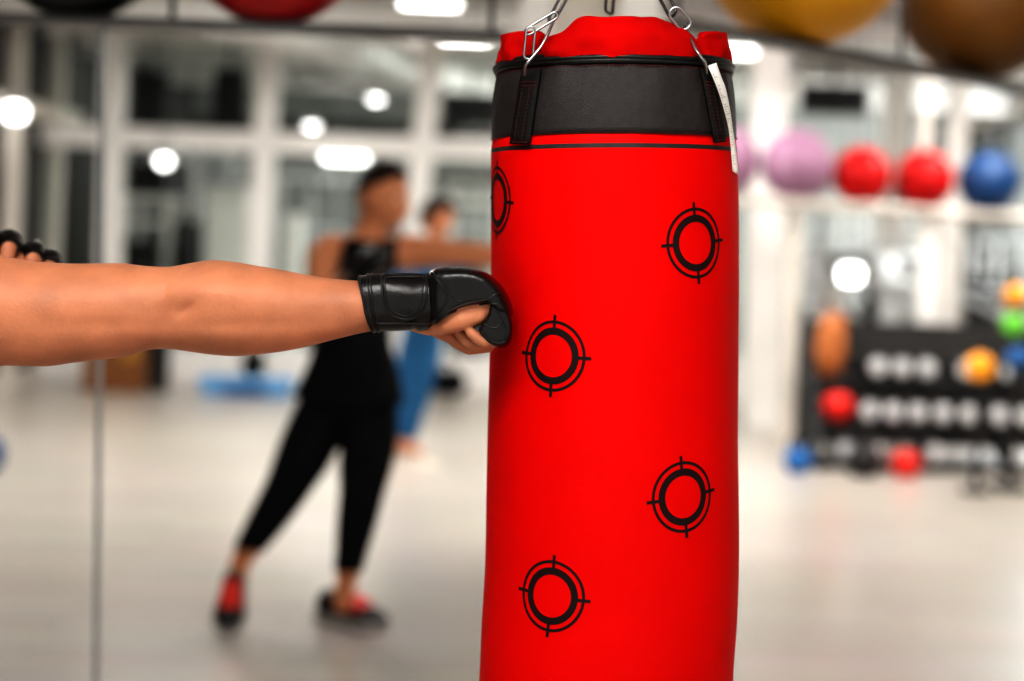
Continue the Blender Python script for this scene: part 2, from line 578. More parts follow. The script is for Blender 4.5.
# zipper ring
bm = NB()
for dz, r, off in ((0.004, 0.0042, 0.002), (-0.004, 0.0038, 0.001), (0.0, 0.003, 0.005)):
    tube(bm, bag_ring(h_zip + dz, off), r, 8, loop=True)
obj('zipper', bm, M['leather_pipe'], bag)
# collar flaps
def flap(name, left, right, h0, h1, lean, bulge, th=0.008, seed=0.0):
    """folded cloth flap; left / right give the angle of its side edges from bottom (0) to top (1)"""
    bm = NB()
    nu, nv = 32, 16
    def P(u, v, o):
        pa_, pb_ = interp(left, v), interp(right, v)
        ph = pa_ + (pb_ - pa_) * u
        h = h0 + (h1 - h0) * v
        edge = math.sin(PI * u) ** 0.3 if 0 < u < 1 else 0
        off = bulge * math.sin(PI * min(1, 0.18 + v * 0.82)) - lean * v ** 1.7 - 0.006 * (1 - edge)
        off += 0.006 * noise.noise(Vector((ph * 4, v * 2.5, seed))) + 0.003 * noise.noise(Vector((ph * 12, v * 3, seed + 2))) * (1 - v)
        h += 0.005 * min(1, v * 2) * noise.noise(Vector((ph * 5, v * 1.2, seed + 5)))
        h += 0.010 * (1 - edge) * v ** 3
        return bag_pt(ph, h, off + o)
    A = [[P(i / nu, j / nv, 0.0) for i in range(nu + 1)] for j in range(nv + 1)]
    B = [[P(i / nu, j / nv, -th) for i in range(nu + 1)] for j in range(nv + 1)]
    rings = [A[j] + B[j][::-1] for j in range(nv + 1)]
    ringface(bm, rings)
    return obj(name, bm, M['red_cloth'], bag, smooth=50)
def ang(px): return bag_hit(px, 50)[0]
h_top = hh(14)
h_side = (34 - 225) / F * YBAG
flap('collar_flap', [(0, ang(548)), (0.3, ang(543)), (0.5, ang(544)), (0.72, ang(556)), (1, ang(563))], [(0, ang(702)), (0.4, ang(697)), (0.8, ang(691)), (1, ang(687))], h_zip + 0.001, h_top, 0.013, 0.012, seed=1.0)
fa, fb = ang(545), ang(702)
flap('collar_flap', [(0, -1.95), (1, -1.95)], [(0, fa - 0.06), (1, fa - 0.10)], h_zip - 0.001, h_side + 0.003, 0.0, 0.003, seed=2.0)
flap('collar_flap', [(0, fb + 0.04), (1, fb + 0.08)], [(0, 1.95), (1, 1.95)], h_zip - 0.001, h_side + 0.003, 0.0, 0.003, seed=3.0)
flap('collar_flap', [(0, 2.05), (1, 2.05)], [(0, 2 * PI - 2.05), (1, 2 * PI - 2.05)], h_zip, h_side - 0.006, 0.004, 0.003, seed=4.0)
# filling lid
bm = NB(); ringface(bm, [bag_ring(h_zip - 0.004, -0.012), bag_ring(h_zip - 0.010, -0.016)])
obj('filling_lid', bm, M['web'], bag)
# webbing straps
def patch(bm, c4, off, th=0.003, n=8, mi=0):
    (ax, ay), (bx_, by), (cx, cy), (dx, dy) = c4         # top-left, top-right, bottom-right, bottom-left (px)
    def P(u, v, o):
        x = (ax * (1 - u) + bx_ * u) * (1 - v) + (dx * (1 - u) + cx * u) * v
        y = (ay * (1 - u) + by * u) * (1 - v) + (dy * (1 - u) + cy * u) * v
        ph, h = bag_hit(x, y)
        return bag_pt(ph, h, o)
    rings = []
    for j in range(n + 1):
        v = j / n
        rings.append([P(u / 4, v, off + th) for u in range(5)] + [P(u / 4, v, off - 0.001) for u in range(4, -1, -1)])
    ringface(bm, rings, mi=mi)
def strap(c4, off=0.005):
    bm = NB()
    patch(bm, c4, off)
    s = obj('strap', bm, M['web'], bag)
    bm = NB()
    (ax, ay), (bx_, by), (cx, cy), (dx, dy) = c4
    for u in (0.22, 0.62):
        for k in range(14):
            v0, v1 = 0.25 + 0.72 * k / 14, 0.25 + 0.72 * (k + 0.6) / 14
            pts = []
            for v in (v0, v1):
                x = (ax * (1 - u) + bx_ * u) * (1 - v) + (dx * (1 - u) + cx * u) * v
                y = (ay * (1 - u) + by * u) * (1 - v) + (dy * (1 - u) + cy * u) * v
                ph, h = bag_hit(x, y); pts.append(bag_pt(ph, h, off + 0.0034))
            tube(bm, pts, 0.00045, 4)
    for (ya, yb) in ((0.17, 0.17), (0.22, 0.22), (0.97, 0.97)):
        pts = []
        for u in (0.08, 0.5, 0.92):
            x = (ax * (1 - u) + bx_ * u) * (1 - ya) + (dx * (1 - u) + cx * u) * ya
            y = (ay * (1 - u) + by * u) * (1 - ya) + (dy * (1 - u) + cy * u) * ya
            ph, h = bag_hit(x, y); pts.append(bag_pt(ph, h, off + 0.0034))
        tube(bm, pts, 0.0005, 4)
    obj('stitching', bm, M['stitch'], s)
strap(((526, 70), (544, 69), (532.5, 145), (514.5, 144)))
strap(((697, 69), (709, 71), (721, 142), (711, 143)))
strap_hidden = None
# chains
def chain_link(bm, c, axis, side, L, W, r, n=24):
    axis = axis.normalized(); side = (side - axis * side.dot(axis)).normalized()
    pts = []
    for k in range(n):
        a = 2 * PI * k / n
        ca, sa = math.cos(a), math.sin(a)
        s = (L - W) / 2 * (1 if sa >= 0 else -1)
        pts.append(Vector(c) + side * (W / 2 * ca) + axis * (W / 2 * sa + s))
    tube(bm, pts, r, 8, loop=True)
def chain(p0, p1, L=0.034, W=0.014, r=0.0022):
    bm = NB()
    d = Vector(p1) - Vector(p0)
    n = max(1, round(d.length / (L - 2.4 * r)))
    e1 = d.normalized().orthogonal().normalized(); e2 = d.normalized().cross(e1)
    for k in range(n):
        chain_link(bm, Vector(p0) + d * ((k + 0.5) / n), d, e1 if k % 2 else e2, d.length / n + 2.2 * r, W, r, 16)
    return bm
APEX = at(616, -95, YBAG)
bm = chain(APEX, Vector((APEX.x, APEX.y, H - 0.02)))
obj('chain', bm, M['darksteel'], bag)
bm = NB(); lathe(bm, [(0.001, -0.02), (0.03, -0.02), (0.06, -0.006), (0.06, 0.0)], (APEX.x, APEX.y, H), 24)
obj('ceiling_mount', bm, M['darksteel'], bag)
# left front chain
c0 = at(552, 19, 1.935)
obj('chain', chain(c0, APEX, 0.05, 0.013, 0.0021), M['steel'], bag)
bm = NB()
def px_link(ax, ay, bx2, by2, Y, W, r, Yb=None):
    a, b = at(ax, ay, Y), at(bx2, by2, Yb or Y)
    chain_link(bm, (a + b) / 2, b - a, (R_ * 0.8 + U_ * 0.6) if abs((b - a).dot(R_)) < abs((b - a).dot(U_)) else U_, (b - a).length, W, r)
px_link(557, 14, 526, 33, 1.918, 0.0085, 0.0017)
px_link(531, 27, 528, 59, 1.905, 0.011, 0.0015)
obj('shackle', bm, M['steel'], bag)
bm = NB()
tube(bm, smooth_path([at(558, 12, 1.93), at(553, 22, 1.92), at(547, 36, 1.91), at(540, 48, 1.905), at(529, 61, 1.902), at(525.5, 66, 1.905), at(525, 75, 1.915)], 5), 0.0019, 8)
obj('hook', bm, M['steel'], bag)
# right front chain
c1 = at(673, 14, 1.95)
obj('chain', chain(c1, APEX, 0.05, 0.013, 0.0021), M['darksteel'], bag)
bm = NB()
px_link(672, 9, 688, 28, 1.935, 0.017, 0.0019)
obj('shackle', bm, M['steel'], bag)
bm = NB()
tube(bm, smooth_path([at(684, 26, 1.945), at(695, 48, 1.915), at(700, 56, 1.910), at(705, 63, 1.912), at(706, 74, 1.93)], 5), 0.0021, 8)
obj('hook', bm, M['steel'], bag)
# rear chains
obj('chain', chain(at(609, 12, 2.17), APEX, 0.05, 0.013, 0.0021), M['darksteel'], bag)
# care tag
bm = NB()
Lx = [(707.5, 66), (713, 78), (718.5, 92), (724, 110), (728.5, 129), (731, 150), (732.5, 171)]
Rx = [(716.5, 62.5), (721, 76), (726, 89), (730, 108), (733, 129), (736, 150), (738.5, 175)]
Yt = [1.918, 1.918, 1.925, 1.938, 1.952, 1.962, 1.968]
Ls = smooth_path([at(x, y, d) for (x, y), d in zip(Lx, Yt)], 4)
Rs = smooth_path([at(x, y, d + 0.004) for (x, y), d in zip(Rx, Yt)], 4)
nrm = -FW * 0.0008
rings = []
for a, b in zip(Ls, Rs):
    m1 = a.lerp(b, 0.5) + nrm * 1.5
    rings.append([a, m1, b, b - nrm, m1 - nrm, a - nrm])
ringface(bm, rings)
for i in range(3, len(Ls) - 2):
    for t in (0.0, 0.5):
        a = Ls[i].lerp(Ls[i + 1], t); b = Rs[i].lerp(Rs[i + 1], t)
        w0, w1 = (0.15, 0.15 + 0.6 * random.random())
        if i % 5 == 0: continue
        p, q = a.lerp(b, w0) + nrm * 2.4, a.lerp(b, w1) + nrm * 2.4
        tube(bm, [p, q], 0.00034, 4, mi=1)
obj('care_tag', bm, [M['tag'], M['tagprint']], bag)

# =====================================================================================
# PEOPLE
# =====================================================================================
def remesh_obj(bm, voxel, smooth_it=6, fac=0.5):
    me = bpy.data.meshes.new('tmp'); bm.to_mesh(me); bm.free()
    o = bpy.data.objects.new('tmp', me); C.objects.link(o)
    def mods(o):
        r = o.modifiers.new('r', 'REMESH'); r.mode = 'VOXEL'; r.voxel_size = voxel; r.use_smooth_shade = True
        if smooth_it:
            s = o.modifiers.new('s', 'SMOOTH'); s.factor = fac; s.iterations = smooth_it
    m2 = bake(o, mods)
    bpy.data.objects.remove(o); bpy.data.meshes.remove(me)
    return m2

def skin_chain(verts, radii, edges, root=0, levels=2):
    """one skinned figure; returns a bmesh"""
    me = bpy.data.meshes.new('tmp'); me.from_pydata([tuple(v) for v in verts], edges, [])
    o = bpy.data.objects.new('tmp', me); C.objects.link(o)
    sk = o.modifiers.new('k', 'SKIN'); sk.use_smooth_shade = True; sk.branch_smoothing = 0.4
    if not me.skin_vertices:
        bpy.context.view_layer.objects.active = o
    dat = me.skin_vertices[0].data
    for i, r in enumerate(radii):
        dat[i].radius = r if isinstance(r, tuple) else (r, r)
        dat[i].use_root = (i == root)
    sd = o.modifiers.new('s', 'SUBSURF'); sd.levels = levels; sd.render_levels = levels
    dg = bpy.context.evaluated_depsgraph_get(); dg.update()
    m2 = bpy.data.meshes.new_from_object(o.evaluated_get(dg))
    bm = bmesh.new(); bm.from_mesh(m2)
    bpy.data.objects.remove(o); bpy.data.meshes.remove(me); bpy.data.meshes.remove(m2)
    return bm

def merge(dst, src):
    me = bpy.data.meshes.new('tmp'); src.to_mesh(me); src.free(); dst.from_mesh(me); bpy.data.meshes.remove(me)

def capsule(bm, pts, radii, seg=14):
    """rounded tapered tube along pts"""
    P = [Vector(p) for p in pts]
    rr = list(radii)
    d0 = (P[0] - P[1]).normalized(); d1 = (P[-1] - P[-2]).normalized()
    pp, r2 = [], []
    for t in (0.98, 0.8, 0.45):
        pp.append(P[0] + d0 * rr[0] * t); r2.append(rr[0] * math.sqrt(1 - t * t))
    pp += P; r2 += rr
    for t in (0.45, 0.8, 0.98):
        pp.append(P[-1] + d1 * rr[-1] * t); r2.append(rr[-1] * math.sqrt(1 - t * t))
    tube(bm, pp, r2, seg)

def head_mesh(bm, c, fwd, up, s=1.0):
    """head with brow, nose, lips, chin and ears; c = centre, height 0.235*s"""
    fwd = fwd.normalized(); side = up.cross(fwd).normalized(); up2 = fwd.cross(side).normalized()
    nu, nv = 40, 32
    def P(i, j):
        th = PI * j / nv; ph = 2 * PI * i / nu
        x = math.sin(th) * math.cos(ph); y = math.sin(th) * math.sin(ph); z = math.cos(th)
        X, Yy, Z = x * 0.098, y * 0.077, z * 0.118
        if z < 0:                                    # jaw
            k = -z
            Yy *= 1 - 0.28 * k
            X = X * (1 - 0.1 * k) + 0.018 * k * max(0, x + 0.3)
        if x > 0:
            g = lambda yy, zz, sy, sz: math.exp(-(((y * 0.077 - yy) / sy) ** 2 + ((z * 0.118 - zz) / sz) ** 2))
            X += 0.026 * g(0, -0.022, 0.012, 0.016) + 0.012 * g(0, -0.002, 0.010, 0.020)      # nose
            X -= 0.010 * (g(0.032, 0.006, 0.016, 0.012) + g(-0.032, 0.006, 0.016, 0.012))     # eye sockets
            X += 0.006 * (g(0.030, 0.026, 0.022, 0.008) + g(-0.030, 0.026, 0.022, 0.008))     # brow
            X += 0.007 * g(0, -0.052, 0.022, 0.007) + 0.006 * g(0, -0.064, 0.020, 0.006)      # lips
            X += 0.010 * g(0, -0.095, 0.022, 0.018)                                           # chin
        return Vector(c) + (fwd * X + side * Yy + up2 * Z) * s
    rings = [[P(i, j) for i in range(nu)] for j in range(1, nv)]
    ringface(bm, rings)
    for sd in (-1, 1):                                # ears
        ec = Vector(c) + (side * (0.077 * sd) + up2 * 0.0 - fwd * 0.004) * s
        pts = [ec + (up2 * (0.031 * math.cos(a)) - fwd * (0.017 * math.sin(a)) + side * (0.010 * sd * math.sin(a))) * s for a in [k * PI / 7 - 0.3 for k in range(9)]]
        capsule(bm, pts, [0.007 * s] * 9, 8)
        capsule(bm, [ec + up2 * 0.016 * s, ec - up2 * 0.020 * s], [0.009 * s, 0.008 * s], 8)

def face_bits(parent, c, fwd, up, s, hairm):
    fwd = fwd.normalized(); side = up.cross(fwd).normalized(); up2 = fwd.cross(side).normalized()
    for sd in (-1, 1):
        bm = NB()
        e = Vector(c) + (fwd * 0.074 + side * 0.031 * sd + up2 * 0.006) * s
        bmesh.ops.create_uvsphere(bm, u_segments=14, v_segments=10, radius=0.0125 * s, matrix=Matrix.Translation(e))
        for f in bm.faces:
            if (f.calc_center_median() - e).normalized().dot(fwd) > 0.86: f.material_index = 1
        obj('eye', bm, [M['white'], M['hair']], parent, smooth=60)
        bm = NB()
        capsule(bm, [Vector(c) + (fwd * x + side * y * sd + up2 * z) * s for x, y, z in ((0.086, 0.014, 0.026), (0.084, 0.030, 0.031), (0.070, 0.047, 0.026))], [0.004 * s] * 3, 8)
        obj('eyebrow', bm, hairm, parent, smooth=60)
    bm = NB()
    capsule(bm, [Vector(c) + (fwd * x + side * y + up2 * z) * s for x, y, z in ((0.094, -0.020, -0.058), (0.104, 0, -0.058), (0.094, 0.020, -0.058))], [0.0032 * s, 0.005 * s, 0.0032 * s], 8)
    obj('lips', bm, M['lips'], parent, smooth=60)

M['lips'] = mat('lips', (0.42, 0.12, 0.08), 0.5)

def cloth_from(name, body_me, pred, off, m, parent, solid=0.004, smooth_it=4):
    bm = bmesh.new(); bm.from_mesh(body_me)
    kill = [v for v in bm.verts if not pred(v.co)]
    bmesh.ops.delete(bm, geom=kill, context='VERTS')
    bm.normal_update()
    for _ in range(smooth_it):
        bmesh.ops.smooth_vert(bm, verts=bm.verts, factor=0.5, use_axis_x=True, use_axis_y=True, use_axis_z=True)
    bm.normal_update()
    mv = [(v, v.normal.copy()) for v in bm.verts]
    for v, nn in mv:
        v.co += nn * (off(v.co) if callable(off) else off)
    # drop loose islands
    geom = list(bm.faces)
    ret = bmesh.ops.solidify(bm, geom=geom, thickness=-solid)
    for f in bm.faces: f.smooth = True
    return obj(name, bm, m, parent)

def body_to_obj(name, me, m, label, cat='person'):
    me.name = name
    me.materials.clear(); me.materials.append(m)
    me.polygons.foreach_set('use_smooth', [True] * len(me.polygons))
    o = link(name, me)
    return tag(o, label, cat)

def shoe(name, heel, toe, parent, mats, s=1.0, ankle=None):
    """training shoe from heel point to toe point (both on the sole line)"""
    heel, toe = Vector(heel), Vector(toe)
    ax = (toe - heel); L = ax.length; ax.normalize()
    side = ax.cross(Vector((0, 0, 1)))
    side = side.normalized() if side.length > 0.05 else Vector((1, 0, 0))
    up = side.cross(ax).normalized()
    if up.z < 0: up = -up
    T = [(-0.02, 0.018, 0.062), (0.03, 0.032, 0.075), (0.12, 0.036, 0.080), (0.30, 0.036, 0.082), (0.45, 0.040, 0.074), (0.60, 0.045, 0.062), (0.75, 0.048, 0.050), (0.88, 0.042, 0.042), (0.97, 0.028, 0.034), (1.02, 0.012, 0.026)]
    def rings(T, zf, wf):
        out = []
        for t, w, h in T:
            p = heel + ax * (L * t)
            out.append([p + side * (w * s * wf * math.cos(a)) + up * (zf(h) * s) for a, zf in ()])
        return out
    bm = NB()
    R = []
    for t, w, h in T:
        p = heel + ax * (L * t)
        ring = []
        for k in range(18):
            a = 2 * PI * k / 18
            cz, sz = math.cos(a), math.sin(a)
            ww = w * s * (abs(cz) ** 0.7) * (1 if cz >= 0 else -1)
            z0 = 0.016 * s
            hz = z0 + (h * s - z0) * (0.5 + 0.5 * (abs(sz) ** 0.6) * (1 if sz >= 0 else -1))
            ring.append(p + side * ww * (1 - 0.35 * max(0, sz)) + up * hz)
        R.append(ring)
    ringface(bm, R)
    sh = obj(name, bm, mats[0], parent, smooth=60)
    bm = NB()
    R = []
    for t, w, h in T:
        p = heel + ax * (L * (t * 1.02 - 0.01))
        R.append([p + side * (w * 1.1 * s * x) + up * (z * s) for x, z in ((-1, 0.0), (1, 0.0), (1.02, 0.012), (0.95, 0.024), (-0.95, 0.024), (-1.02, 0.012))])
    ringface(bm, R)
    obj('sole', bm, mats[1], sh, smooth=50)
    bm = NB()
    for k in range(5):
        t = 0.34 + 0.085 * k
        h = interp([(a, c) for a, b, c in T], t) * s
        w = interp([(a, b) for a, b, c in T], t) * s
        p = heel + ax * (L * t)
        capsule(bm, [p - side * w * 0.75 + up * (h - 0.012), p + up * (h + 0.004), p + side * w * 0.75 + up * (h - 0.012)], [0.006 * s] * 3, 8)
    prism(bm, [heel + ax * (L * 0.28) - side * 0.02 * s + up * 0.084 * s, heel + ax * (L * 0.28) + side * 0.02 * s + up * 0.084 * s, heel + ax * (L * 0.70) + side * 0.022 * s + up * 0.058 * s, heel + ax * (L * 0.70) - side * 0.022 * s + up * 0.058 * s], up * 0.006)
    obj('laces', bm, mats[2], sh, smooth=50)
    return sh

def fist(bm, wrist, fwd, up, s=1.0, thumb_side=1):
    """closed fist: palm, four curled fingers of different lengths, thumb folded over them"""
    fwd = fwd.normalized(); side = fwd.cross(up).normalized() * thumb_side; up = side.cross(fwd).normalized() * thumb_side
    if up.dot(up) < 0.5: up = Vector((0, 0, 1))
    def P(x, y, z): return Vector(wrist) + (fwd * x + side * y + up * z) * s
    capsule(bm, [P(-0.02, 0, 0), P(0.03, 0, 0), P(0.075, 0, 0.004)], [0.027 * s, 0.034 * s, 0.036 * s], 14)
    for i, (y, L) in enumerate(((0.033, 0.95), (0.011, 1.05), (-0.011, 1.0), (-0.032, 0.82))):
        capsule(bm, [P(0.03, y * 0.8, 0.008), P(0.082, y, 0.016), P(0.105, y, -0.012 * L), P(0.078, y, -0.034 * L), P(0.055, y, -0.026 * L)],
                [0.012 * s, 0.0115 * s, 0.0105 * s, 0.0095 * s, 0.0085 * s], 10)
    capsule(bm, [P(0.015, 0.026, -0.008), P(0.048, 0.046, -0.018), P(0.082, 0.038, -0.034), P(0.094, 0.012, -0.044)],
            [0.016 * s, 0.013 * s, 0.0115 * s, 0.009 * s], 10)

def skeleton(J, S=1.0):
    """J: dict of joints -> verts, radii, edges for the skin modifier"""
    names = ['pelvis', 'waist', 'chest', 'neck0', 'neck1',
             'shl', 'ell', 'wrl', 'shr', 'elr', 'wrr', 'hil', 'knl', 'anl', 'hir', 'knr', 'anr']
    rad = dict(pelvis=(0.125, 0.10), waist=(0.120, 0.095), chest=(0.150, 0.105), neck0=(0.075, 0.065), neck1=(0.056, 0.058),
               shl=0.070, ell=0.048, wrl=0.033, shr=0.070, elr=0.048, wrr=0.033,
               hil=0.094, knl=0.062, anl=0.040, hir=0.094, knr=0.062, anr=0.040)
    V, Rr, idx = [], [], {}
    def add(n, p, r):
        idx[n] = len(V); V.append(Vector(p)); Rr.append(tuple(x * S for x in r) if isinstance(r, tuple) else r * S)
    for n in names: add(n, J[n], rad[n])
    E = [('pelvis', 'waist'), ('waist', 'chest'), ('chest', 'neck0'), ('neck0', 'neck1')]
    def limb(a, b, ra, t, nm):
        add(nm, Vector(J[a]).lerp(Vector(J[b]), t), ra); return nm
    for s in 'lr':
        u = limb('sh' + s, 'el' + s, 0.061, 0.40, 'up' + s)
        f = limb('el' + s, 'wr' + s, 0.051, 0.30, 'fo' + s)
        th = limb('hi' + s, 'kn' + s, 0.085, 0.4, 'th' + s)
        ca = limb('kn' + s, 'an' + s, 0.060, 0.35, 'ca' + s)
        E += [('neck0', 'sh' + s), ('sh' + s, u), (u, 'el' + s), ('el' + s, f), (f, 'wr' + s), ('pelvis', 'hi' + s), ('hi' + s, th), (th, 'kn' + s), ('kn' + s, ca), (ca, 'an' + s)]
    return V, Rr, [(idx[a], idx[b]) for a, b in E]

# ---------------------------------------------------------------- the boxer whose arm reaches in
YA = 1.93
AT = [(-170, 290, 345), (-150, 276, 358), (-115, 264, 368), (-75, 258, 371), (-40, 256, 371), (0, 256.5, 366), (30, 261, 366), (50, 262.5, 366), (75, 263.5, 362.5), (100, 263.3, 360), (122, 263.2, 357.5), (134, 264.5, 354.5), (148, 266, 350), (170, 266.5, 349),
      (190, 263, 351.5), (212, 260, 354.5), (235, 262, 356), (258, 266, 354.5), (285, 270.5, 351), (310, 275.5, 346), (335, 279, 339.5), (362, 281, 333), (390, 283, 328), (415, 284, 327), (432, 284, 328)]
ATS = smooth_table(AT, 6)
def arm_y(px):                       # depth of the arm axis
    return YA - 0.03 * max(0, min(1, (432 - px) / 500)) + 0.0
bm = NB()
rings = []
NS = 96
for (px, t, b) in [(r[0], r[1], r[2]) for r in ATS]:
    Yc = arm_y(px)
    cz = (t + b) / 2
    hz = (b - t) / 2 / F * Yc
    ctr = at(px, cz, Yc)
    wy = hz * (0.95 if px < 150 else 0.95 + 0.0)
    if px > 330: wy = hz * (0.95 + 0.25 * (px - 330) / 100)      # the wrist is wider than thick
    ring = []
    for k in range(NS):
        a = 2 * PI * k / NS
        ca, sa = math.cos(a), math.sin(a)
        d = 1.0
        fr = max(0, -ca)             # camera-facing side
        py = cz + hz * sa * -1 / Yc * F
        # elbow hollow, tendon ridge, forearm muscle belly, biceps/triceps groove
        g = lambda x0, y0, sx, sy: math.exp(-((px - x0) / sx) ** 2 - ((py - y0) / sy) ** 2)
        gr = lambda x0, y0, sx, sy: math.exp(-((0.8 * (px - x0) - 0.6 * (py - y0)) / sx) ** 2 - ((0.6 * (px - x0) + 0.8 * (py - y0)) / sy) ** 2)
        d += fr * (-0.075 * gr(194, 307, 13, 3.6) - 0.06 * g(190, 307, 20, 9) - 0.08 * g(174, 320, 14, 16) + 0.09 * g(146, 334, 24, 18) + 0.09 * g(232, 285, 40, 16) - 0.07 * gr(172, 288, 10, 4)
                   - 0.035 * g(110, 322, 60, 7) + 0.03 * g(80, 295, 60, 20) - 0.04 * g(265, 322, 70, 7) + 0.03 * g(225, 335, 45, 12) + 0.02 * g(165, 285, 30, 10))
        ring.append(ctr + FW * (wy * ca * d) + U_ * (hz * sa * (1 + (d - 1) * 0.2)))
    rings.append(ring)
ringface(bm, rings)
# hand: side view is the little-finger side of a palm-down fist
def side_pts(L, Y): return [at(x, y, Y) for x, y in L]
def puffy(bm, poly, Yc, half, p=2.6, n=10, ctr=None, shrink=1.0):
    """closed side outline (px) inflated across depth"""
    cx, cy = ctr or (sum(x for x, y in poly) / len(poly), sum(y for x, y in poly) / len(poly))
    rings = []
    for i in range(-n, n + 1):
        t = math.sin(i / n * PI / 2)
        k = max(0.03, (1 - abs(t) ** p) ** (1 / p)) if abs(t) < 1 else 0.03
        k = 1 - shrink * (1 - k)
        Y = Yc + half * t
        sc = YA / Y * 0 + 1
        rings.append([at(cx + (x - cx) * k, cy + (y - cy) * k, Y) for x, y in poly])
    ringface(bm, rings)
def dense(poly, n=5, closed=True):
    return [(p.x, p.y) for p in smooth_path([(x, y, 0) for x, y in poly], n, closed)]
palm = dense([(432, 288), (446, 282), (470, 284), (490, 294), (497, 310), (490, 322), (474, 327), (456, 330), (442, 331), (434, 322)])
puffy(bm, palm, 1.925, 0.040, 2.8, shrink=0.75)
# hypothenar pad (heel of the hand on the camera side)
capsule(bm, [at(437, 326, 1.908), at(447, 324, 1.899), at(461, 320.5, 1.894), at(479, 316.5, 1.893)], [0.0105, 0.0130, 0.0122, 0.0085], 14)
capsule(bm, [at(414, 325, 1.925), at(427, 327, 1.922), at(442, 327, 1.915)], [0.0085, 0.0105, 0.0105], 14)
# four fingers
FG = ((1.893, -0.5, [(492, 339.5), (485, 341.8), (477, 338.5), (471, 333)], 0.92), (1.913, 1.0, [(489, 343), (477, 345.2), (466, 340.5), (459.5, 334)], 0.98),
      (1.934, 1.5, [(487, 346), (469, 348), (456, 341.5), (448.5, 334.5)], 1.0), (1.955, 0.5, [(487, 342), (472, 344), (460, 337), (452, 331)], 1.0))
for (Y, dy, tip, k) in FG:
    q = lambda x, y: at(x, y, Y)
    capsule(bm, [q(466, 299), q(491, 297 + dy), q(499.5, 314 + dy), q(498, 330 + dy)] + [q(x, y) for x, y in tip],
            [0.0105 * k, 0.0108 * k, 0.0104 * k, 0.0100 * k, 0.0094 * k, 0.0090 * k, 0.0085 * k, 0.0072 * k], 14)
# thumb folded under the curled fingers, from the far side of the palm
capsule(bm, [at(424, 318, 1.948), at(440, 328, 1.965), at(456, 337, 1.968), at(470, 342, 1.958), at(478, 342, 1.948)], [0.015, 0.0135, 0.0115, 0.0100, 0.0085], 14)
arm_bm = bm
# the rest of him stands just outside the picture
J = dict(pelvis=(-1.02, 2.02, 0.95), waist=(-1.01, 2.03, 1.10), chest=(-0.99, 2.06, 1.27), neck0=(-0.97, 2.06, 1.42), neck1=(-0.965, 2.06, 1.50),
         shr=at(-75, 312, 1.90), elr=at(-10, 312, 1.90), wrr=at(70, 312, 1.91),
         shl=(-1.07, 2.27, 1.40), ell=(-0.98, 2.50, 1.20), wrl=at(-22, 275, 2.30),
         hil=(-1.06, 2.12, 0.88), knl=(-0.96, 2.36, 0.49), anl=(-0.98, 2.46, 0.09), hir=(-0.98, 1.92, 0.88), knr=(-1.08, 1.72, 0.49), anr=(-1.28, 1.55, 0.09))
V, Rr, E = skeleton(J)
sb = skin_chain(V, Rr, E)
merge(arm_bm, sb)
hc = Vector((-0.94, 2.07, 1.615)); hf = Vector((1, 0.35, 0)); hu = Vector((0, 0, 1))
head_mesh(arm_bm, hc, hf, hu)
# guard hand behind the upper arm: knuckles up
gw = at(-24, 272, 2.30)
def G(px, py, Y=2.25): return at(px, py, Y)
capsule(arm_bm, [G(-26, 276, 2.29), G(-8, 268, 2.27), G(18, 272, 2.25)], [0.030, 0.034, 0.034], 14)
for (x, y, dd) in ((9, 241, 0.0), (33, 252, 0.004), (49, 260, 0.012), (-12, 240, -0.006)):
    capsule(arm_bm, [G(x - 16, y + 24, 2.26 + dd), G(x - 2, y + 2, 2.245 + dd), G(x, y + 6, 2.215 + dd), G(x - 3, y + 26, 2.205 + dd), G(x - 12, y + 30, 2.22 + dd)], [0.011, 0.0115, 0.0115, 0.0105, 0.009], 12)
capsule(arm_bm, [G(-30, 262, 2.23), G(-14, 262, 2.20), G(2, 264, 2.19)], [0.014, 0.012, 0.010], 12)
for hx, hy, hz in ((-0.98, 2.46, 0.05), (-1.28, 1.55, 0.05)):
    capsule(arm_bm, [(hx, hy, 0.085), (hx + 0.06, hy + 0.05, 0.06), (hx + 0.13, hy + 0.10, 0.045)], [0.04, 0.038, 0.03], 12)
me = remesh_obj(arm_bm, 0.0025, 1, 0.5)
boxer = body_to_obj('person', me, M['skin'], 'person with outstretched bare arm, punching the red bag in a black fingerless glove')
print('boxer faces', len(me.polygons))
pel = 1.0
# clothes and shoes out of the picture
def torso_pred(co):
    if co.z > 1.49 or co.z < 0.90: return False
    d = Vector((co.x + 1.01, co.y - 2.07))
    lim = 0.215 if co.z < 1.30 else 0.215 - 0.09 * min(1, (co.z - 1.30) / 0.10)
    return d.length < lim and not (co.x > -0.80) and not (co.z > 1.43 and d.length < 0.075)
cloth_from('tank_top', me, torso_pred, 0.008, M['black_cloth'], boxer)
cloth_from('joggers', me, lambda co: 0.12 < co.z < 0.97 and co.x < -0.6, 0.012, M['black_cloth'], boxer)
for (hx, hy) in ((-0.98, 2.46), (-1.28, 1.55)):
    shoe('shoe', (hx - 0.05, hy - 0.04, 0), (hx + 0.18, hy + 0.14, 0), boxer, [M['shoe_black'], M['shoe_sole'], M['shoe_red']])
cloth_from('hair', me, lambda co: (co - hc).dot(hf.normalized()) < 0.075 and (co - hc).z > (0.035 + 0.5 * max(0, (co - hc).dot(hf.normalized()))) and (co - hc).length < 0.16, 0.008, M['hair'], boxer)
face_bits(boxer, hc, hf, hu, 1.0, M['hair'])

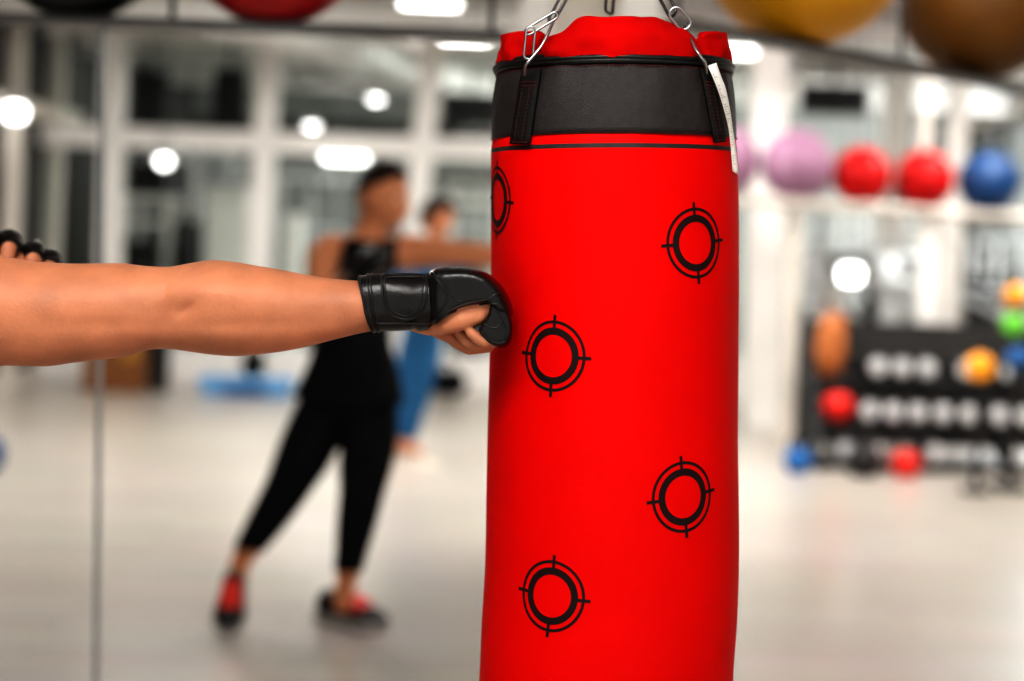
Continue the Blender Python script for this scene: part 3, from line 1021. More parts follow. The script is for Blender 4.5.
# glove on the punching hand: cuff, closure tab, back pad, finger loops
GT = [(360.5, 277.5, 332), (366, 275.5, 331.5), (375, 274, 331), (390, 273.5, 331), (405, 274.5, 330.5), (416, 276, 330), (424, 274.5, 330), (432, 273, 328), (440, 272.5, 323.5), (450, 273, 316)]
GS = smooth_table(GT, 4)
def cuff_dims(px):
    t, b = interp(GS, px, 1), interp(GS, px, 2)
    return (t + b) / 2, (b - t) / 2 / F * 1.925, 0.034 + 0.0105 * max(0, (px - 400) / 45)
def cuff_pt(px, py, off=0.0):          # camera-facing point of the cuff
    cz, hz, wy = cuff_dims(px)
    z = -(py - cz) / F * 1.925
    t = max(-0.995, min(0.995, z / hz))
    a = math.asin(t)
    # superellipse side
    y = -wy * (1 - abs(t) ** 2.6) ** (1 / 2.6)
    nrm = Vector((0, y / wy ** 2, z / hz ** 2)).normalized()
    return at(px, cz, 1.925) + FW * (y + nrm.y * off) + U_ * (z + nrm.z * off)
def cuff_ring(px, off):
    cz, hz, wy = cuff_dims(px)
    out = []
    for k in range(56):
        a = 2 * PI * k / 56
        ca, sa = math.cos(a), math.sin(a)
        e = 2 / 2.6
        out.append(at(px + max(0, min(1, (388 - px) / 25)) * (3.5 - 7.5 * sa), cz, 1.925)
                   + FW * ((wy + off) * abs(ca) ** e * (1 if ca >= 0 else -1)) + U_ * ((hz + off) * abs(sa) ** e * (1 if sa >= 0 else -1)))
    return out
bm = NB()
pxs = [363 + (449 - 363) * k / 44 for k in range(45)]
def crink(px): return 0.0012 * math.exp(-((px - 420) / 4) ** 2) - 0.0016 * math.exp(-((px - 414) / 2.5) ** 2) + 0.0012 * math.exp(-((px - 428) / 3) ** 2)
outer = [cuff_ring(p, crink(p)) for p in pxs]
inner = [cuff_ring(p, -0.0030) for p in pxs]
ringface(bm, [inner[0]] + outer + [inner[-1]], cap=False)
glove = obj('glove', bm, M['leather'], boxer, smooth=60)
# cuff edge piping
bm = NB()
for p, r, off in ((363.5, 0.0017, 0.0), (370.5, 0.0011, 0.0004), (373.5, 0.0009, 0.0005)):
    tube(bm, cuff_ring(p, off), r, 8, loop=True)
tube(bm, [cuff_pt(x, 321.5, 0.0006) for x in range(376, 434, 2)], 0.0009, 8)
obj('piping', bm, M['leather_pipe'], glove)
# closure tab, U shaped
def surf_pad(bm, poly, h, rim=None):
    cx = sum(p[0] for p in poly) / len(poly); cy = sum(p[1] for p in poly) / len(poly)
    rings = []
    for k, o in ((1.0, -0.001), (1.0, h * 0.6), (0.95, h), (0.85, h * 1.05), (0.6, h * 1.25), (0.3, h * 1.35), (0.04, h * 1.4)):
        rings.append([cuff_pt(cx + (x - cx) * k, cy + (y - cy) * k, o) for x, y in poly])
    ringface(bm, rings)
Utab = dense([(384, 276.5), (384.5, 290), (386.5, 302), (392, 311), (402, 316), (414, 316), (423, 310.5), (427.5, 300), (428.5, 288), (427.5, 277), (418, 275.8), (400, 275.2)])
bm = NB(); surf_pad(bm, Utab, 0.0028)
tab = obj('closure_tab', bm, M['leather'], glove, smooth=60)
bm = NB()
cx, cy = 406, 294
tube(bm, [cuff_pt(x, y, 0.0020) for x, y in Utab], 0.0013, 8, loop=True)
tube(bm, [cuff_pt(cx + (x - cx) * 0.83, cy + (y - cy) * 0.83, 0.0034) for x, y in Utab], 0.0008, 8, loop=True)
obj('piping', bm, M['leather_pipe'], tab)
# back-of-hand pad
pad = dense([(425, 280), (431, 270.5), (441, 267.3), (456, 266.8), (470, 267.6), (484, 271.5), (496, 279.5), (505.5, 291), (511.5, 304), (513, 315), (508, 317),
             (499, 308), (489, 305), (477, 306), (463, 309), (451, 314), (442, 320), (434, 326), (427, 322), (424, 300)], 4)
bm = NB(); puffy(bm, pad, 1.925, 0.0500, 3.0, n=14, ctr=(470, 292), shrink=0.50)
me2 = remesh_obj(bm, 0.0022, 6, 0.5)
from mathutils.bvhtree import BVHTree
def bvh_of(me):
    return BVHTree.FromPolygons([v.co.copy() for v in me.vertices], [tuple(p.vertices) for p in me.polygons])
def on_mesh(bv, pts, off=0.0):
    out = []
    for x, y in pts:
        d = (at(x, y, 1.9) - CAM).normalized()
        hit, nrm, _, _ = bv.ray_cast(CAM, d)
        if hit is not None: out.append(hit - d * off)
    return out
pbv = bvh_of(me2)
me2.materials.clear(); me2.materials.append(M['leather'])
gp = link('back_pad', me2, glove)
# creases and piping along the pad edge
bm = NB()
for L, r in (([(436, 323), (443, 317.5), (452, 312), (464, 307.8), (478, 304.6), (489, 303.2), (497, 304.5)], 0.0017),
             ([(438, 318.5), (445, 313.5), (453, 308.8), (464, 304.6), (478, 301.2), (488, 299), (496, 294), (501, 292)], 0.0010),
             ([(432, 273), (438, 281), (443, 288), (447, 293.5), (446, 301), (442, 309), (437, 317)], 0.0015),
             ([(447, 293.5), (451, 295.5), (455, 300), (462, 301.5)], 0.0010),
             ([(437, 270.5), (443, 279), (447, 286), (449, 292)], 0.0012)):
    bm = NB()
    pts = on_mesh(pbv, dense(L, 5, False), 0.0002)
    if len(pts) > 3:
        tube(bm, pts, r, 8)
        obj('piping', bm, M['leather_pipe'], gp, smooth=60)
# finger loops: black leather sleeves round the curled fingers
for i, (Y, dx, dy) in enumerate(((1.8935, 0, 0.0), (1.914, 0.6, 1.0), (1.9355, 0.6, 1.5), (1.957, 0, 0.5))):
    bm = NB()
    poly = dense([(491, 302), (501, 303), (508.5, 311), (512, 324), (511, 338), (506, 345), (498, 346.5), (489, 343.5), (483, 337.5), (478.5, 330), (483.5, 322), (488.5, 312)], 3)
    puffy(bm, [(x + dx, y + dy) for x, y in poly], Y, 0.0135, 3.2, n=8, shrink=0.45)
    o = obj('finger_loop', bm, M['leather'], glove, smooth=60)
    if i == 0:
        lbv = bvh_of(o.data)
        for L in ([(481.5, 331), (485.5, 336.5), (491.5, 341), (499, 343.5), (505, 341.5)], [(492, 305), (497, 311.5), (503, 320), (506.5, 330), (505, 339)], [(484.5, 324), (490, 327), (497, 327.5), (503, 322)]):
            bm = NB()
            pts = on_mesh(lbv, dense(L, 5, False), 0.0002)
            if len(pts) > 3:
                tube(bm, pts, 0.0011, 8)
                obj('piping', bm, M['leather_pipe'], o, smooth=60)
# glove on the raised guard hand (only its finger loops show)
bm = NB()
tube(bm, [G(-34, 284, 2.30), G(-20, 272, 2.285), G(0, 262, 2.272), G(14, 262, 2.265)], [0.038, 0.042, 0.042, 0.034], 20)
gg = obj('glove', bm, M['leather'], boxer, smooth=60)
for (x, y, dd) in ((9, 241, 0.0), (33, 252, 0.004), (49, 260, 0.012), (-12, 240, -0.006)):
    bm = NB()
    pp = smooth_path([G(x - 16, y + 22, 2.26 + dd), G(x - 5, y + 3, 2.25 + dd), G(x + 1, y - 1, 2.232 + dd), G(x + 2, y + 5, 2.212 + dd)], 5)
    tube(bm, pp, [0.0155] * (len(pp) - 2) + [0.0150, 0.0135], 16)
    obj('finger_loop', bm, M['leather'], gg, smooth=60)

# ---------------------------------------------------------------- the man in the tank top
YM = 5.75
def m(px, py, dy=0.0): return at(px, py, YM + dy)
J = dict(pelvis=m(350, 392), waist=m(353, 345), chest=m(358, 285), neck0=m(362, 250), neck1=m(370, 232),
         shl=m(323, 250, -0.10), ell=m(322, 303, -0.24), wrl=m(360, 275, -0.38),
         shr=m(402, 252, 0.06), elr=m(452, 253, 0.02), wrr=m(515, 257, 0.0),
         hil=m(328, 404, 0.03), knl=m(287, 490, 0.0), anl=m(240, 562, 0.05),
         hir=m(374, 404, -0.02), knr=m(362, 492, -0.06), anr=m(345, 588, 0.03))
V, Rr, E = skeleton(J, 1.08)
bmb = skin_chain(V, Rr, E)
hcm = m(383, 199, -0.02); hfm = Vector((0.93, -0.42, -0.12)); hum = Vector((0.10, 0, 1))
head_mesh(bmb, hcm, hfm, hum, 1.0)
capsule(bmb, [m(366, 244), m(374, 222, -0.01)], [0.062, 0.058])
fist(bmb, m(360, 275, -0.38), m(381, 254, -0.42) - m(360, 275, -0.38), Vector((0.3, -0.9, 0.2)), 1.0)
fist(bmb, m(515, 257, 0), Vector((1, 0, 0)), Vector((0, 0, 1)), 1.0)
fl = floor_at(232, 627); fr = floor_at(332, 614)
capsule(bmb, [m(240, 562, 0.05), m(234, 596, 0.0)], [0.040, 0.036])
capsule(bmb, [m(345, 588, 0.03), m(342, 604, 0.02)], [0.040, 0.036])
me_m = remesh_obj(bmb, 0.012, 4, 0.5)
man = body_to_obj('person', me_m, M['skin2'], 'man in black tank top and black joggers, one gloved fist at his chin')
pelz, shz = m(350, 392).z, m(360, 250).z
def tank_pred(co):
    if co.z < m(350, 405).z or co.z > m(360, 238).z: return False
    t = (co.z - pelz) / (shz - pelz)
    cxm = m(350, 392).x + (m(362, 250).x - m(350, 392).x) * t
    w = 0.22 if t < 0.55 else 0.22 - 0.115 * min(1, (t - 0.55) / 0.3)
    return abs(co.x - cxm - 0.03 * max(0, t)) < w and co.y > YM - 0.24
cloth_from('tank_top', me_m, tank_pred, lambda co: 0.012 + 0.036 * max(0, min(1, (m(350, 290).z - co.z) / 0.25)), M['black_cloth'], man)
cloth_from('joggers', me_m, lambda co: co.z < m(350, 384).z and (co.z > m(240, 552).z if co.x < m(295, 500).x else co.z > m(345, 572).z), lambda co: 0.005 + 0.016 * max(0, min(1, (co.z - 0.30) / 0.3)), M['black_cloth'], man)
cloth_from('hair', me_m, lambda co: (co - hcm).length < 0.17 and (co - hcm).z > 0.032 + 0.45 * max(-0.06, (co - hcm).dot(hfm.normalized())), lambda co: 0.012 + 0.012 * max(0, co.z - hcm.z - 0.06) / 0.06, M['hair'], man)
face_bits(man, hcm, hfm, hum, 1.0, M['hair'])
# shoes: rear foot up on its toes, front foot flat
toe = floor_at(229, 634) + Vector((0.0, -0.02, 0.01))
heel = m(236, 583, 0.06)
shoe('shoe', heel, toe, man, [M['shoe_black'], M['shoe_sole'], M['shoe_red']], 1.15)
hl = floor_at(322, 619); tl = floor_at(384, 632)
shoe('shoe', hl, tl, man, [M['shoe_black'], M['shoe_sole'], M['shoe_red']], 1.5)
# his gloves
for (w, f) in ((m(360, 275, -0.38), m(381, 254, -0.42) - m(360, 275, -0.38)), (m(515, 257, 0), Vector((1, 0, 0)))):
    f = f.normalized(); bm = NB()
    capsule(bm, [w - f * 0.045, w, w + f * 0.05, w + f * 0.088], [0.036, 0.040, 0.049, 0.046], 18)
    g = obj('glove', bm, M['leather'], man, smooth=60)
    bm = NB(); tube(bm, [w - f * 0.03, w - f * 0.005], 0.0425, 18)
    obj('wrist_strap', bm, M['leather_pipe'], g, smooth=60)

# ---------------------------------------------------------------- person in blue
YW = 9.75
def w(px, py, dy=0.0): return at(px, py, YW + dy)
J = dict(pelvis=w(424, 330), waist=w(422, 305), chest=w(426, 272), neck0=w(430, 253), neck1=w(434, 243),
         shl=w(404, 250), ell=w(398, 286), wrl=w(412, 305, -0.15), shr=w(454, 257), elr=w(460, 288), wrr=w(446, 300, -0.2),
         hil=w(414, 338), knl=w(403, 392), anl=w(392, 442), hir=w(432, 338), knr=w(421, 390), anr=w(406, 446))
V, Rr, E = skeleton(J, 0.88)
bmb = skin_chain(V, Rr, E)
hcw = w(438, 218); hfw = Vector((0.75, -0.66, -0.2)); huw = Vector((0.1, 0, 1))
head_mesh(bmb, hcw, hfw, huw, 0.98)
capsule(bmb, [w(431, 250), w(436, 234)], [0.05, 0.046])
fist(bmb, w(412, 305, -0.15), Vector((0.5, -0.6, -0.2)), Vector((0, 0, 1)), 0.9)
fist(bmb, w(446, 300, -0.2), Vector((-0.5, -0.6, -0.2)), Vector((0, 0, 1)), 0.9, -1)
for (x, y) in ((392, 442), (406, 446)):
    p = w(x, y); capsule(bmb, [p, p + Vector((0.08, -0.04, -0.03))], [0.035, 0.03])
me_w = remesh_obj(bmb, 0.014, 3, 0.5)
woman = body_to_obj('person', me_w, M['skin2'], 'dark-haired person in blue top and jeans standing behind the man in the tank top')
cloth_from('shirt', me_w, lambda co: w(424, 336).z < co.z < w(430, 247).z and abs(co.x - w(428, 280).x) < 0.28, 0.012, M['teal'], woman)
cloth_from('jeans', me_w, lambda co: co.z < w(424, 328).z and co.z > w(405, 440).z and abs(co.x - w(420, 380).x) < 0.24, 0.012, M['denim'], woman)
cloth_from('hair', me_w, lambda co: (co - hcw).length < 0.17 and (co - hcw).z > -0.02 + 0.75 * max(-0.10, (co - hcw).dot(hfw.normalized())), 0.034, M['hair'], woman)
face_bits(woman, hcw, hfw, huw, 0.98, M['hair'])
for p in (w(392, 442), w(406, 446)):
    shoe('shoe', (p.x - 0.06, p.y + 0.03, 0), (p.x + 0.20, p.y - 0.10, 0), woman, [M['shoe_white'], M['shoe_white'], M['shoe_sole']], 1.0)

# =====================================================================================
# GYM EQUIPMENT
# =====================================================================================
def ball(name, label, c, r, m, group=None, valve=Vector((0, -1, 0)), cat='exercise ball', parts=True):
    o = thing(name, label, cat, c, 0, group)
    bm = NB()
    nv = 72
    prof = []
    for k in range(1, nv):
        a = PI * k / nv
        groove = 1.0 - 0.0035 * (0.5 + 0.5 * math.cos(a * 26)) * (1 if 0.5 < a < PI - 0.5 else 0)
        prof.append((r * groove * math.sin(a), -r * groove * math.cos(a)))
    lathe(bm, prof, (0, 0, 0), 56)
    rot = Vector((0, 0, 1)).rotation_difference(valve).to_matrix()
    for v in bm.verts: v.co = rot @ v.co
    obj('shell', bm, m, o, smooth=60, inv=False)
    bm = NB(); lathe(bm, [(0.001, r * 0.995), (r * 0.06, r * 0.995), (r * 0.055, r * 1.01), (r * 0.02, r * 1.016), (0.001, r * 1.016)], (0, 0, 0), 20, rot=rot)
    obj('valve', bm, M['greymetal'], o, smooth=40, inv=False)
    return o

# --- ball rack near the seam
def ball_rack(name, label, p0, p1, gap, zoff, extra=()):
    """narrow tray with two lip rails, hung from the ceiling on rods"""
    p0, p1 = Vector(p0), Vector(p1)
    o = thing(name, label, 'ball rack', (p0 + p1) / 2)
    d = (p1 - p0).normalized(); s = Vector((-d.y, d.x, 0)).normalized()
    for k in (0, 1):
        bm = NB(); tube(bm, [p0 + s * gap * k, p1 + s * gap * k], 0.0045, 12)
        obj('rail', bm, M['darksteel'], o, smooth=60)
    bm = NB()
    up = Vector((0, 0, 1))
    q0, q1 = p0 + s * 0.006, p0 + s * (gap - 0.006)
    ringface(bm, [[q + up * z for q, z in ((q0, -0.012), (q1, -0.012), (q1, -0.004), (q0, -0.004))], [q + (p1 - p0) + up * z for q, z in ((q0, -0.012), (q1, -0.012), (q1, -0.004), (q0, -0.004))]])
    obj('tray', bm, M['darksteel'], o, smooth=30)
    for t in extra:
        q = p0.lerp(p1, t) + s * gap / 2
        bm = NB(); tube(bm, [q, Vector((q.x, q.y, H))], 0.008, 10)
        obj('hanger_rod', bm, M['darksteel'], o, smooth=60)
    return o
def rest(c0, px, pyb, rpx, Y):
    r = rpx / F * Y
    return at(px, pyb - rpx, Y), r
rl0, rl1 = at(-160, 24, 3.85), at(505, 15, 3.85)
rl1.z = rl0.z = (rl0.z + rl1.z) / 2
rackA = ball_rack('ball_rack', 'dark overhead ball rack rail carrying the black ball and a red ball', rl0, rl1, 0.14, 0, (0.02, 0.49, 0.98))
def on_rack(p0, p1, gap, t, r, name, label, m, valve):
    d = (Vector(p1) - Vector(p0)).normalized(); s = Vector((-d.y, d.x, 0)).normalized()
    q = Vector(p0).lerp(Vector(p1), t) + s * gap / 2
    hgt = r + 0.001
    return ball(name, label, q + Vector((0, 0, hgt)), r, m, None, valve)
def t_of(p0, p1, px):
    best = 0; bd = 1e9
    for k in range(1001):
        p = Vector(p0).lerp(Vector(p1), k / 1000)
        x = 512 + F * ((p - CAM).dot(R_)) / p.y
        if abs(x - px) < bd: bd = abs(x - px); best = k / 1000
    return best
on_rack(rl0, rl1, 0.14, t_of(rl0, rl1, 66), 0.230, 'exercise_ball', 'black exercise ball overhead at the top edge, on the dark rail', M['ball_black'], Vector((0.3, -1, 0.2)))
on_rack(rl0, rl1, 0.14, t_of(rl0, rl1, 266), 0.230, 'exercise_ball', 'dark red exercise ball overhead on the rail beside the black ball', M['ball_dred'], Vector((0.2, -0.6, 0.8)))
by_, bb_ = at(805, -62, 4.45), at(982, -2, 5.2)
dd_ = Vector((bb_.x - by_.x, bb_.y - by_.y, 0)); Ld = dd_.length; dd_.normalize()
nn_ = Vector((-dd_.y, dd_.x, 0)); gap_ = 0.14
zr_ = by_.z - 0.295 + 0.0035 - 0.016
rr0 = Vector((by_.x, by_.y, zr_)) - dd_ * 0.62 - nn_ * gap_ / 2
rr1 = Vector((by_.x, by_.y, zr_)) + dd_ * (Ld + 0.9) - nn_ * gap_ / 2
Lr = (rr1 - rr0).length
ball_rack('ball_rack', 'slanting dark overhead rail carrying the yellow and brown balls', rr0, rr1, gap_, 0, (0.02, (0.62 + Ld * 0.52) / Lr, 0.98))
on_rack(rr0, rr1, gap_, 0.62 / Lr, 0.295, 'exercise_ball', 'large yellow exercise ball overhead, on the slanting rail beside the bag', M['ball_yellow'], Vector((0.5, -0.5, 0.7)))
on_rack(rr0, rr1, gap_, (0.62 + Ld) / Lr, 0.272, 'exercise_ball', 'brown-orange exercise ball overhead next to the yellow ball', M['ball_brown'], Vector((0.5, -0.5, 0.7)))

# --- floor-standing ball shelf
YS = 11.3
sh = thing('ball_shelf', 'white tubular shelf holding pink, red and blue exercise balls', 'shelf', floor_at(860, 466))
def zpx(px, py, Y): return at(px, py, Y)
a, b = at(700, 197, YS), at(1075, 220, YS)
GAP = 0.20
for k in (0, 1):
    bm = NB(); tube(bm, [a + FW * GAP * k, b + FW * GAP * k], 0.036, 14)
    obj('shelf_rail', bm, M['cream'], sh, smooth=60)
for px, wd in ((793, 0.10), (929, 0.135), (690, 0.09)):
    q = at(px, 330, YS)
    tt = (q.x - a.x) / (b.x - a.x)
    zt_ = (a + (b - a) * tt).z
    bm = NB(); bx(bm, (q.x, YS + GAP / 2, zt_ / 2 - 0.01), (wd, 0.07, zt_ - 0.02), bev=0.008)
    obj('post', bm, M['cream'] if px < 900 else M['white'], sh)
    bm = NB(); bx(bm, (q.x, YS + GAP / 2, zt_ - 0.02), (wd * 0.6, GAP, 0.04)); obj('cross_bar', bm, M['cream'], sh)
    bm = NB(); bx(bm, (q.x, YS + GAP / 2, 0.02), (wd * 1.2, 0.4, 0.04), bev=0.01); obj('foot', bm, M['cream'], sh)
def shelf_ball(px, rpx, m, label, valve=Vector((0.3, -0.8, 0.5))):
    r = rpx / F * YS
    x = (px - 512) / F * YS
    tt = (x - a.x) / (b.x - a.x)
    z = (a + (b - a) * tt).z + math.sqrt((r + 0.038) ** 2 - (GAP / 2) ** 2)
    ball('exercise_ball', label, Vector((x, YS + GAP / 2, z)), r, m, None, valve)
shelf_ball(723, 36, M['ball_pink'], 'pink exercise ball on the shelf, half hidden by the punching bag')
shelf_ball(797, 36, M['ball_pink'], 'pink exercise ball on the shelf between the half-hidden pink ball and the red one', Vector((-0.6, -0.8, -0.1)))
shelf_ball(863, 29.5, M['ball_red'], 'bright red ball on the shelf, beside the pink ball')
shelf_ball(926, 29.5, M['ball_red'], 'red ball on the shelf, beside the blue ball')
shelf_ball(991, 31, M['ball_blue'], 'blue exercise ball on the shelf, next to a red ball')

# --- dumbbell rack and dumbbells
YD = 10.5
q0, q1 = at(806, 430, YD), at(1024, 430, YD)
rk = thing('dumbbell_rack', 'black three-tier dumbbell rack beneath the ball shelf', 'dumbbell rack', ((q0.x + q1.x) / 2 + 0.1, YD, 0))
RX0, RX1 = q0.x, q1.x + 0.35
tiers = []
for (py, dY) in ((377, 0.20), (421, 0.0), (460, -0.16)):
    z = at(915, py, YD + dY).z
    tiers.append((z, YD + dY))
    bm = NB(); bx(bm, ((RX0 + RX1) / 2, YD + dY, z - 0.03), (RX1 - RX0, 0.26, 0.035), bev=0.006)
    bx(bm, ((RX0 + RX1) / 2, YD + dY - 0.14, z - 0.045), (RX1 - RX0, 0.02, 0.05), bev=0.004)
    obj('shelf', bm, M['blackplastic'], rk)
for x in (RX0 + 0.03, RX1 - 0.03):
    bm = NB()
    tube(bm, [(x, YD - 0.30, 0.03), (x, YD + 0.36, 1.0)], 0.035, 10)
    bx(bm, (x, YD, 0.03), (0.08, 0.8, 0.06), bev=0.01)
    tube(bm, [(x, YD + 0.33, 0.04), (x, YD + 0.36, 1.0)], 0.03, 10)
    obj('upright', bm, M['blackplastic'], rk, smooth=40)
bm = NB(); bx(bm, ((RX0 + RX1) / 2, YD + 0.40, 0.50), (RX1 - RX0, 0.02, 0.85)); obj('back_panel', bm, M['walldark'], rk)

def make_dumbbell():
    o = thing('dumbbell', 'x', 'dumbbell', (0, 0, 0), 0, 'dumbbells on the rack')
    bm = NB(); lathe(bm, [(0.001, -0.10), (0.014, -0.10), (0.017, -0.03), (0.018, 0), (0.017, 0.03), (0.014, 0.10), (0.001, 0.10)], (0, 0, 0), 16, 'Y')
    obj('handle', bm, M['chrome'], o, smooth=50, inv=False)
    for s in (-1, 1):
        bm = NB(); lathe(bm, [(0.001, 0.055 * s), (0.05, 0.055 * s), (0.064, 0.064 * s), (0.066, 0.10 * s), (0.062, 0.125 * s), (0.05, 0.135 * s), (0.001, 0.135 * s)], (0, 0, 0), 24, 'Y')
        hd = obj('head', bm, M['blackplastic'], o, smooth=40, inv=False)
        bm = NB(); lathe(bm, [(0.001, 0.134 * s), (0.053, 0.134 * s), (0.051, 0.142 * s), (0.044, 0.1455 * s), (0.001, 0.1455 * s)], (0, 0, 0), 24, 'Y')
        c = obj('end_cap', bm, M['chrome'], hd, smooth=40, inv=False)
    return o
db0 = make_dumbbell()
ordn = ['first', 'second', 'third', 'fourth', 'fifth', 'sixth', 'seventh', 'eighth', 'ninth', 'tenth']
first = True
rows = [('top', 0, [871, 895, 919, 958, 1000]), ('middle', 1, [864, 887, 911, 936, 962, 992, 1018]), ('bottom', 2, [843, 872, 930, 1008])]
for nm, ti, xs in rows:
    z, y = tiers[ti]
    for i, px in enumerate(xs):
        p = at(px, 400, y)
        sc = 1.1 if ti != 2 else 1.05
        l = 'chrome-capped black dumbbell, %s along the %s tier of the rack counting from the bag side' % (ordn[i], nm)
        loc = (p.x, y - 0.03, z + 0.064 * sc + 0.005)
        if first:
            db0.location = loc; db0.scale = (sc,) * 3; db0['label'] = l; first = False
        else:
            dup(db0, loc, 0, l, scale=sc)

# --- coloured medicine balls and plates on a stand by the rack end
def med_ball(label, px, py, Y, r, m, cat='medicine ball'):
    c = at(px, py, Y)
    o = thing('medicine_ball', label, cat, c)
    bm = NB(); lathe(bm, [(r * math.sin(PI * k / 24), -r * math.cos(PI * k / 24)) for k in range(1, 24)], (0, 0, 0), 32)
    obj('shell', bm, m, o, smooth=60, inv=False)
    bm = NB()
    for ax in 'XYZ':
        lathe(bm, [(r * 0.998, -r * 0.05), (r * 1.012, -r * 0.03), (r * 1.012, r * 0.03), (r * 0.998, r * 0.05)], (0, 0, 0), 32, ax)
    obj('seam_band', bm, M['blackplastic'], o, smooth=60, inv=False)
    return c
YT = 9.45
tree = thing('ball_tree', 'slim black stand holding orange, green and blue medicine balls', 'stand', (at(1016, 300, YT + 0.12).x, YT + 0.12, 0))
q = at(1016, 300, YT + 0.12)
bm = NB(); tube(bm, [(q.x, q.y, 0.03), (q.x, q.y, 1.35)], 0.025, 12); bx(bm, (q.x, q.y, 0.02), (0.2, 0.2, 0.04), bev=0.01)
obj('post', bm, M['blackplastic'], tree, smooth=40)
for (py) in (297, 325, 358):
    c = at(1016, py, YT)
    bm = NB(); tube(bm, [c + Vector((0.09 * math.cos(a), 0.09 * math.sin(a), -0.045)) for a in [2 * PI * k / 20 for k in range(20)]], 0.008, 8, loop=True)
    tube(bm, [(q.x, q.y, c.z - 0.045), (c.x, c.y + 0.085, c.z - 0.045)], 0.01, 8)
    obj('ring_holder', bm, M['blackplastic'], tree, smooth=40)
med_ball('orange medicine ball, topmost on the slim black stand', 1016, 296, YT, 0.070, M['orange'])
med_ball('green medicine ball on the slim stand, under the topmost orange one', 1014, 325, YT, 0.068, M['green'])
med_ball('blue medicine ball, lowest on the slim black stand', 1018, 359, YT, 0.075, M['blue'])
c = med_ball('large orange medicine ball on its own low post before the dumbbells', 980, 367, 9.45, 0.085, M['orange'])
o = thing('ball_stand', 'black single-post stand under the large orange medicine ball', 'stand', (c.x, c.y, 0))
bm = NB(); tube(bm, [(c.x, c.y, 0.03), (c.x, c.y, c.z - 0.12)], 0.02, 12); obj('post', bm, M['blackplastic'], o, smooth=40)
bm = NB(); lathe(bm, [(0.001, c.z - 0.12), (0.02, c.z - 0.12), (0.06, c.z - 0.085), (0.066, c.z - 0.075), (0.001, c.z - 0.088)], (c.x, c.y, 0), 24); obj('cup', bm, M['blackplastic'], o, smooth=40)
bm = NB(); lathe(bm, [(0.001, 0.0), (0.09, 0.0), (0.09, 0.025), (0.03, 0.04), (0.001, 0.04)], (c.x, c.y, 0), 24); obj('foot', bm, M['blackplastic'], o, smooth=40)

# --- kettlebells on the floor and on the rack
def kettlebell(label, p, s, m):
    o = thing('kettlebell', label, 'kettlebell', p)
    bm = NB(); lathe(bm, [(0.001, 0.0), (0.06, 0.0), (0.085, 0.03), (0.098, 0.08), (0.09, 0.13), (0.06, 0.165), (0.001, 0.178)], (0, 0, 0), 28)
    for v in bm.verts: v.co *= s
    obj('bell', bm, m, o, smooth=60, inv=False)
    bm = NB(); tube(bm, [Vector(v) * s for v in smooth_path([(-0.05, 0, 0.15), (-0.062, 0, 0.20), (-0.045, 0, 0.245), (0, 0, 0.255), (0.045, 0, 0.245), (0.062, 0, 0.20), (0.05, 0, 0.15)], 4)], 0.014 * s, 12)
    obj('handle', bm, M['blackplastic'], o, smooth=60, inv=False)
kettlebell('red kettlebell on the floor in front of the dumbbell rack', Vector((at(908, 400, 9.98).x, 9.98, 0)), 0.95, M['red'])
kettlebell('blue kettlebell on the floor at the foot of the white shelf post', Vector((at(800, 400, 10.0).x, 10.0, 0)), 0.9, M['blue'])
kettlebell('black kettlebell on the floor between the blue kettlebell and red kettlebell', Vector((at(866, 400, 9.95).x, 9.95, 0)), 1.15, M['blackplastic'])
kettlebell('small red kettlebell sitting on the dumbbell rack, at the bag end of its middle tier', Vector((at(838, 392, YD).x, tiers[1][1] - 0.02, tiers[1][0] - 0.010)), 1.05, M['red'])

# --- tan gym bag hung at the rack end
p = at(831, 350, YD + 0.12); p.z = tiers[0][0] - 0.010 + 0.262
o = thing('gym_bag', 'tan leather gym bag standing on the end of the dumbbell rack', 'bag', p)
bm = NB()
Rg = []
for (t, wd, dp) in ((-0.26, 0.04, 0.03), (-0.24, 0.08, 0.06), (-0.1, 0.105, 0.08), (0.05, 0.095, 0.07), (0.14, 0.07, 0.05), (0.17, 0.02, 0.02)):
    Rg.append([Vector((p.x + 0.05 * t + wd * abs(math.cos(a)) ** 0.7 * (1 if math.cos(a) > 0 else -1), p.y + dp * math.sin(a), p.z + t)) for a in [2 * PI * k / 20 for k in range(20)]])
ringface(bm, Rg); obj('body', bm, M['tan'], o, smooth=60)
bm = NB(); tube(bm, smooth_path([(p.x - 0.05, p.y, p.z + 0.14), (p.x - 0.03, p.y, p.z + 0.28), (p.x + 0.04, p.y, p.z + 0.28), (p.x + 0.05, p.y, p.z + 0.14)], 5), 0.010, 8); obj('strap', bm, M['wood'], o, smooth=60)

